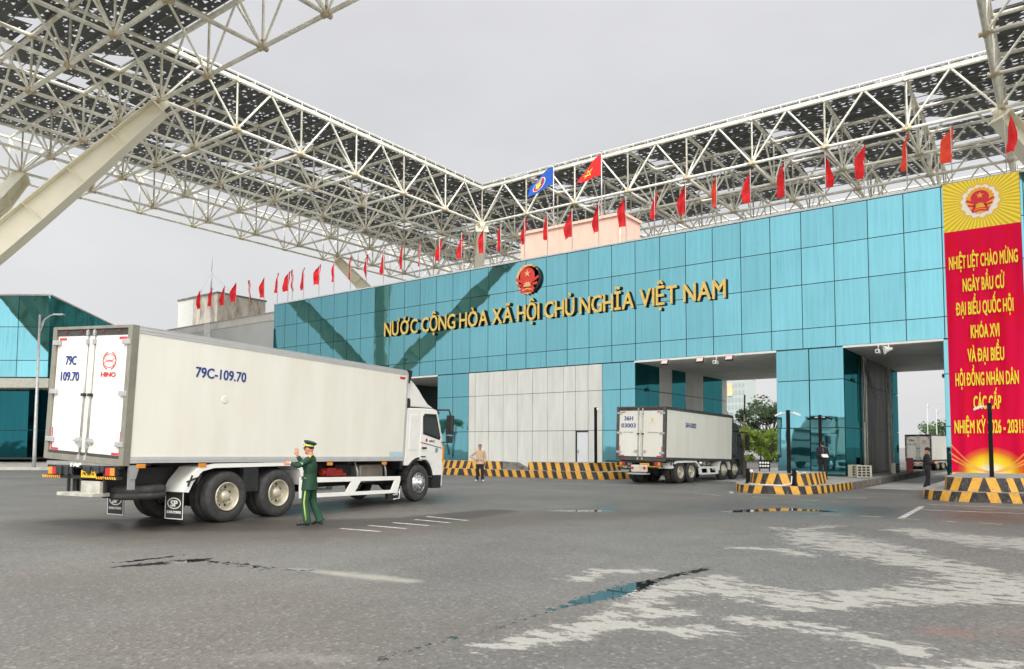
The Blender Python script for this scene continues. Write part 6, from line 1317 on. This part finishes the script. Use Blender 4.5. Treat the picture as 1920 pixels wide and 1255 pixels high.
def tree(label, x, y, h, cr_, seed, lm, n=2600, base=.25, size=.30, name='broadleaf_tree', group=None):
    rd = random.Random(seed); t = thing(name, label, 'tree' if 'tree' in name else 'shrub', (x, y, 0), rd.uniform(0, 6), group)
    tk = MB(); zt = h * .62; bend = rd.uniform(-.3, .3); tk.tube([(0, 0, -.1), (bend * .3, 0, zt * .4), (bend, .1, zt)], [h * .028, h * .02, h * .01], 8)
    cl = []
    for k in range(rd.randint(9, 13)):
        an = rd.uniform(0, 6.28); rr = cr_ * rd.uniform(.25, .85); z = h * rd.uniform(base + .12, .88); p = Vector((rr * math.cos(an), rr * math.sin(an), z)); sc = cr_ * rd.uniform(.32, .55) * (1.15 - .5 * abs(z / h - .55)); cl.append((p, sc))
        s = Vector((bend * .5, 0, zt * rd.uniform(.35, .9))); tk.tube([s, s.lerp(p, .5) + Vector((0, 0, .15 * h * .2)), p], [h * .012, h * .007, h * .003], 6)
    tk.build('trunk', M_BARK, t); cw = MB(); per = n // len(cl)
    for p, sc in cl:
        for q in range(per):
            d = Vector((rd.gauss(0, 1), rd.gauss(0, 1), rd.gauss(0, .8))).normalized() * sc * rd.random() ** .4; c = p + d
            if c.z < h * base * .6: continue
            a = Vector((rd.uniform(-1, 1), rd.uniform(-1, 1), rd.uniform(-.6, .6))).normalized() * size * rd.uniform(.5, 1.1); b_ = a.cross(Vector((rd.uniform(-1, 1), rd.uniform(-1, 1), rd.uniform(-1, 1)))).normalized() * size * .5 * rd.uniform(.5, 1)
            cw.add([c - a, c + b_ - Vector((0, 0, .05)), c + a, c - b_], [(0, 1, 2), (0, 2, 3)])
    cw.build('crown', lm, t); return t
for i, (x, y, h, c, lm) in enumerate(((-33.5, 92, 6.4, 2.6, L_DARK), (-30.6, 96, 7.4, 2.5, L_DARK), (-28.0, 90, 8.2, 3.3, L_DARK), (-23.6, 92, 7.6, 3.2, L_DARK))):
    tree(('small dark tree by the tower foot, leftmost through the wide portal', 'dark bushy tree left of the sky gap through the wide portal', 'tallest dark tree seen through the wide portal', 'dark tree half hidden behind the glass pier')[i], x, y, h, c, 40 + i, lm, 3600, .1, .26, group='trees beyond the wide portal')
for i in range(7):
    tree('bright green shrub beyond the wide portal, %s from the left' % ORD[i], -31.5 + i * 1.55, 81 + (i % 2) * 1.2, 3.5 + .5 * ((i * 7) % 3) / 2, 1.3, 60 + i, L_LIGHT, 1500, -.05, .20, 'bushy_shrub', 'bright shrubs beyond the wide portal')
for i, (x, y, h) in enumerate(((-22.0, 170, 6.5), (-18.4, 165, 7.4), (-15.2, 168, 6.0))):
    tree('pale distant tree beyond the narrow portal, %s of three' % ('left', 'middle', 'right')[i], x, y, h, 2.8, 80 + i, L_MID, 1200, .1, .4, group='trees beyond the narrow portal')
# trees behind the camera: they show in the mirror glass
for i, (x, y, h) in enumerate(((-104, -34, 7.5), (-94, -42, 6.5), (-60, -48, 6.5), (-34, -52, 6.0), (-21, -30, 8.5), (-8, -46, 6.5), (6, -40, 7.5))):
    tree('dark tree standing behind the camera, %s from the left in the mirror glass' % ORD[i], x, y, h, 3.0, 90 + i, L_DARK, 1500, .1, .38, group='trees behind the camera')
def palm(label, x, y, h, seed):
    rd = random.Random(seed); t = thing('palm_tree', label, 'palm', (x, y, 0)); MB().tube([(0, 0, 0), (.15, 0, h * .5), (.1, .1, h)], [.2, .14, .11], 10).build('trunk', M_BARK, t); mb = MB()
    for k in range(16):
        an = k * 2.4; el_ = rd.uniform(-.1, .9); pts = [Vector((.1 + math.cos(an) * 1.9 * s, .1 + math.sin(an) * 1.9 * s, h + el_ * 1.5 * s - 1.5 * s * s)) for s in [q / 8 for q in range(9)]]
        for a, b in zip(pts[:-1], pts[1:]):
            sd_ = Vector((-math.sin(an), math.cos(an), 0))
            for sg in (-1, 1): mb.add([a, b, b + sd_ * sg * .42 - Vector((0, 0, .25)) , a + sd_ * sg * .36 - Vector((0, 0, .22))], [(0, 1, 2, 3)])
    mb.build('frond', L_DARK, t)
palm('palm tree behind the camera, mirrored in the glass left of the stone wall', -82, -20, 5.6, 5)
palm('shorter palm tree behind the camera beside the taller mirrored palm', -85.5, -20.5, 4.8, 6)
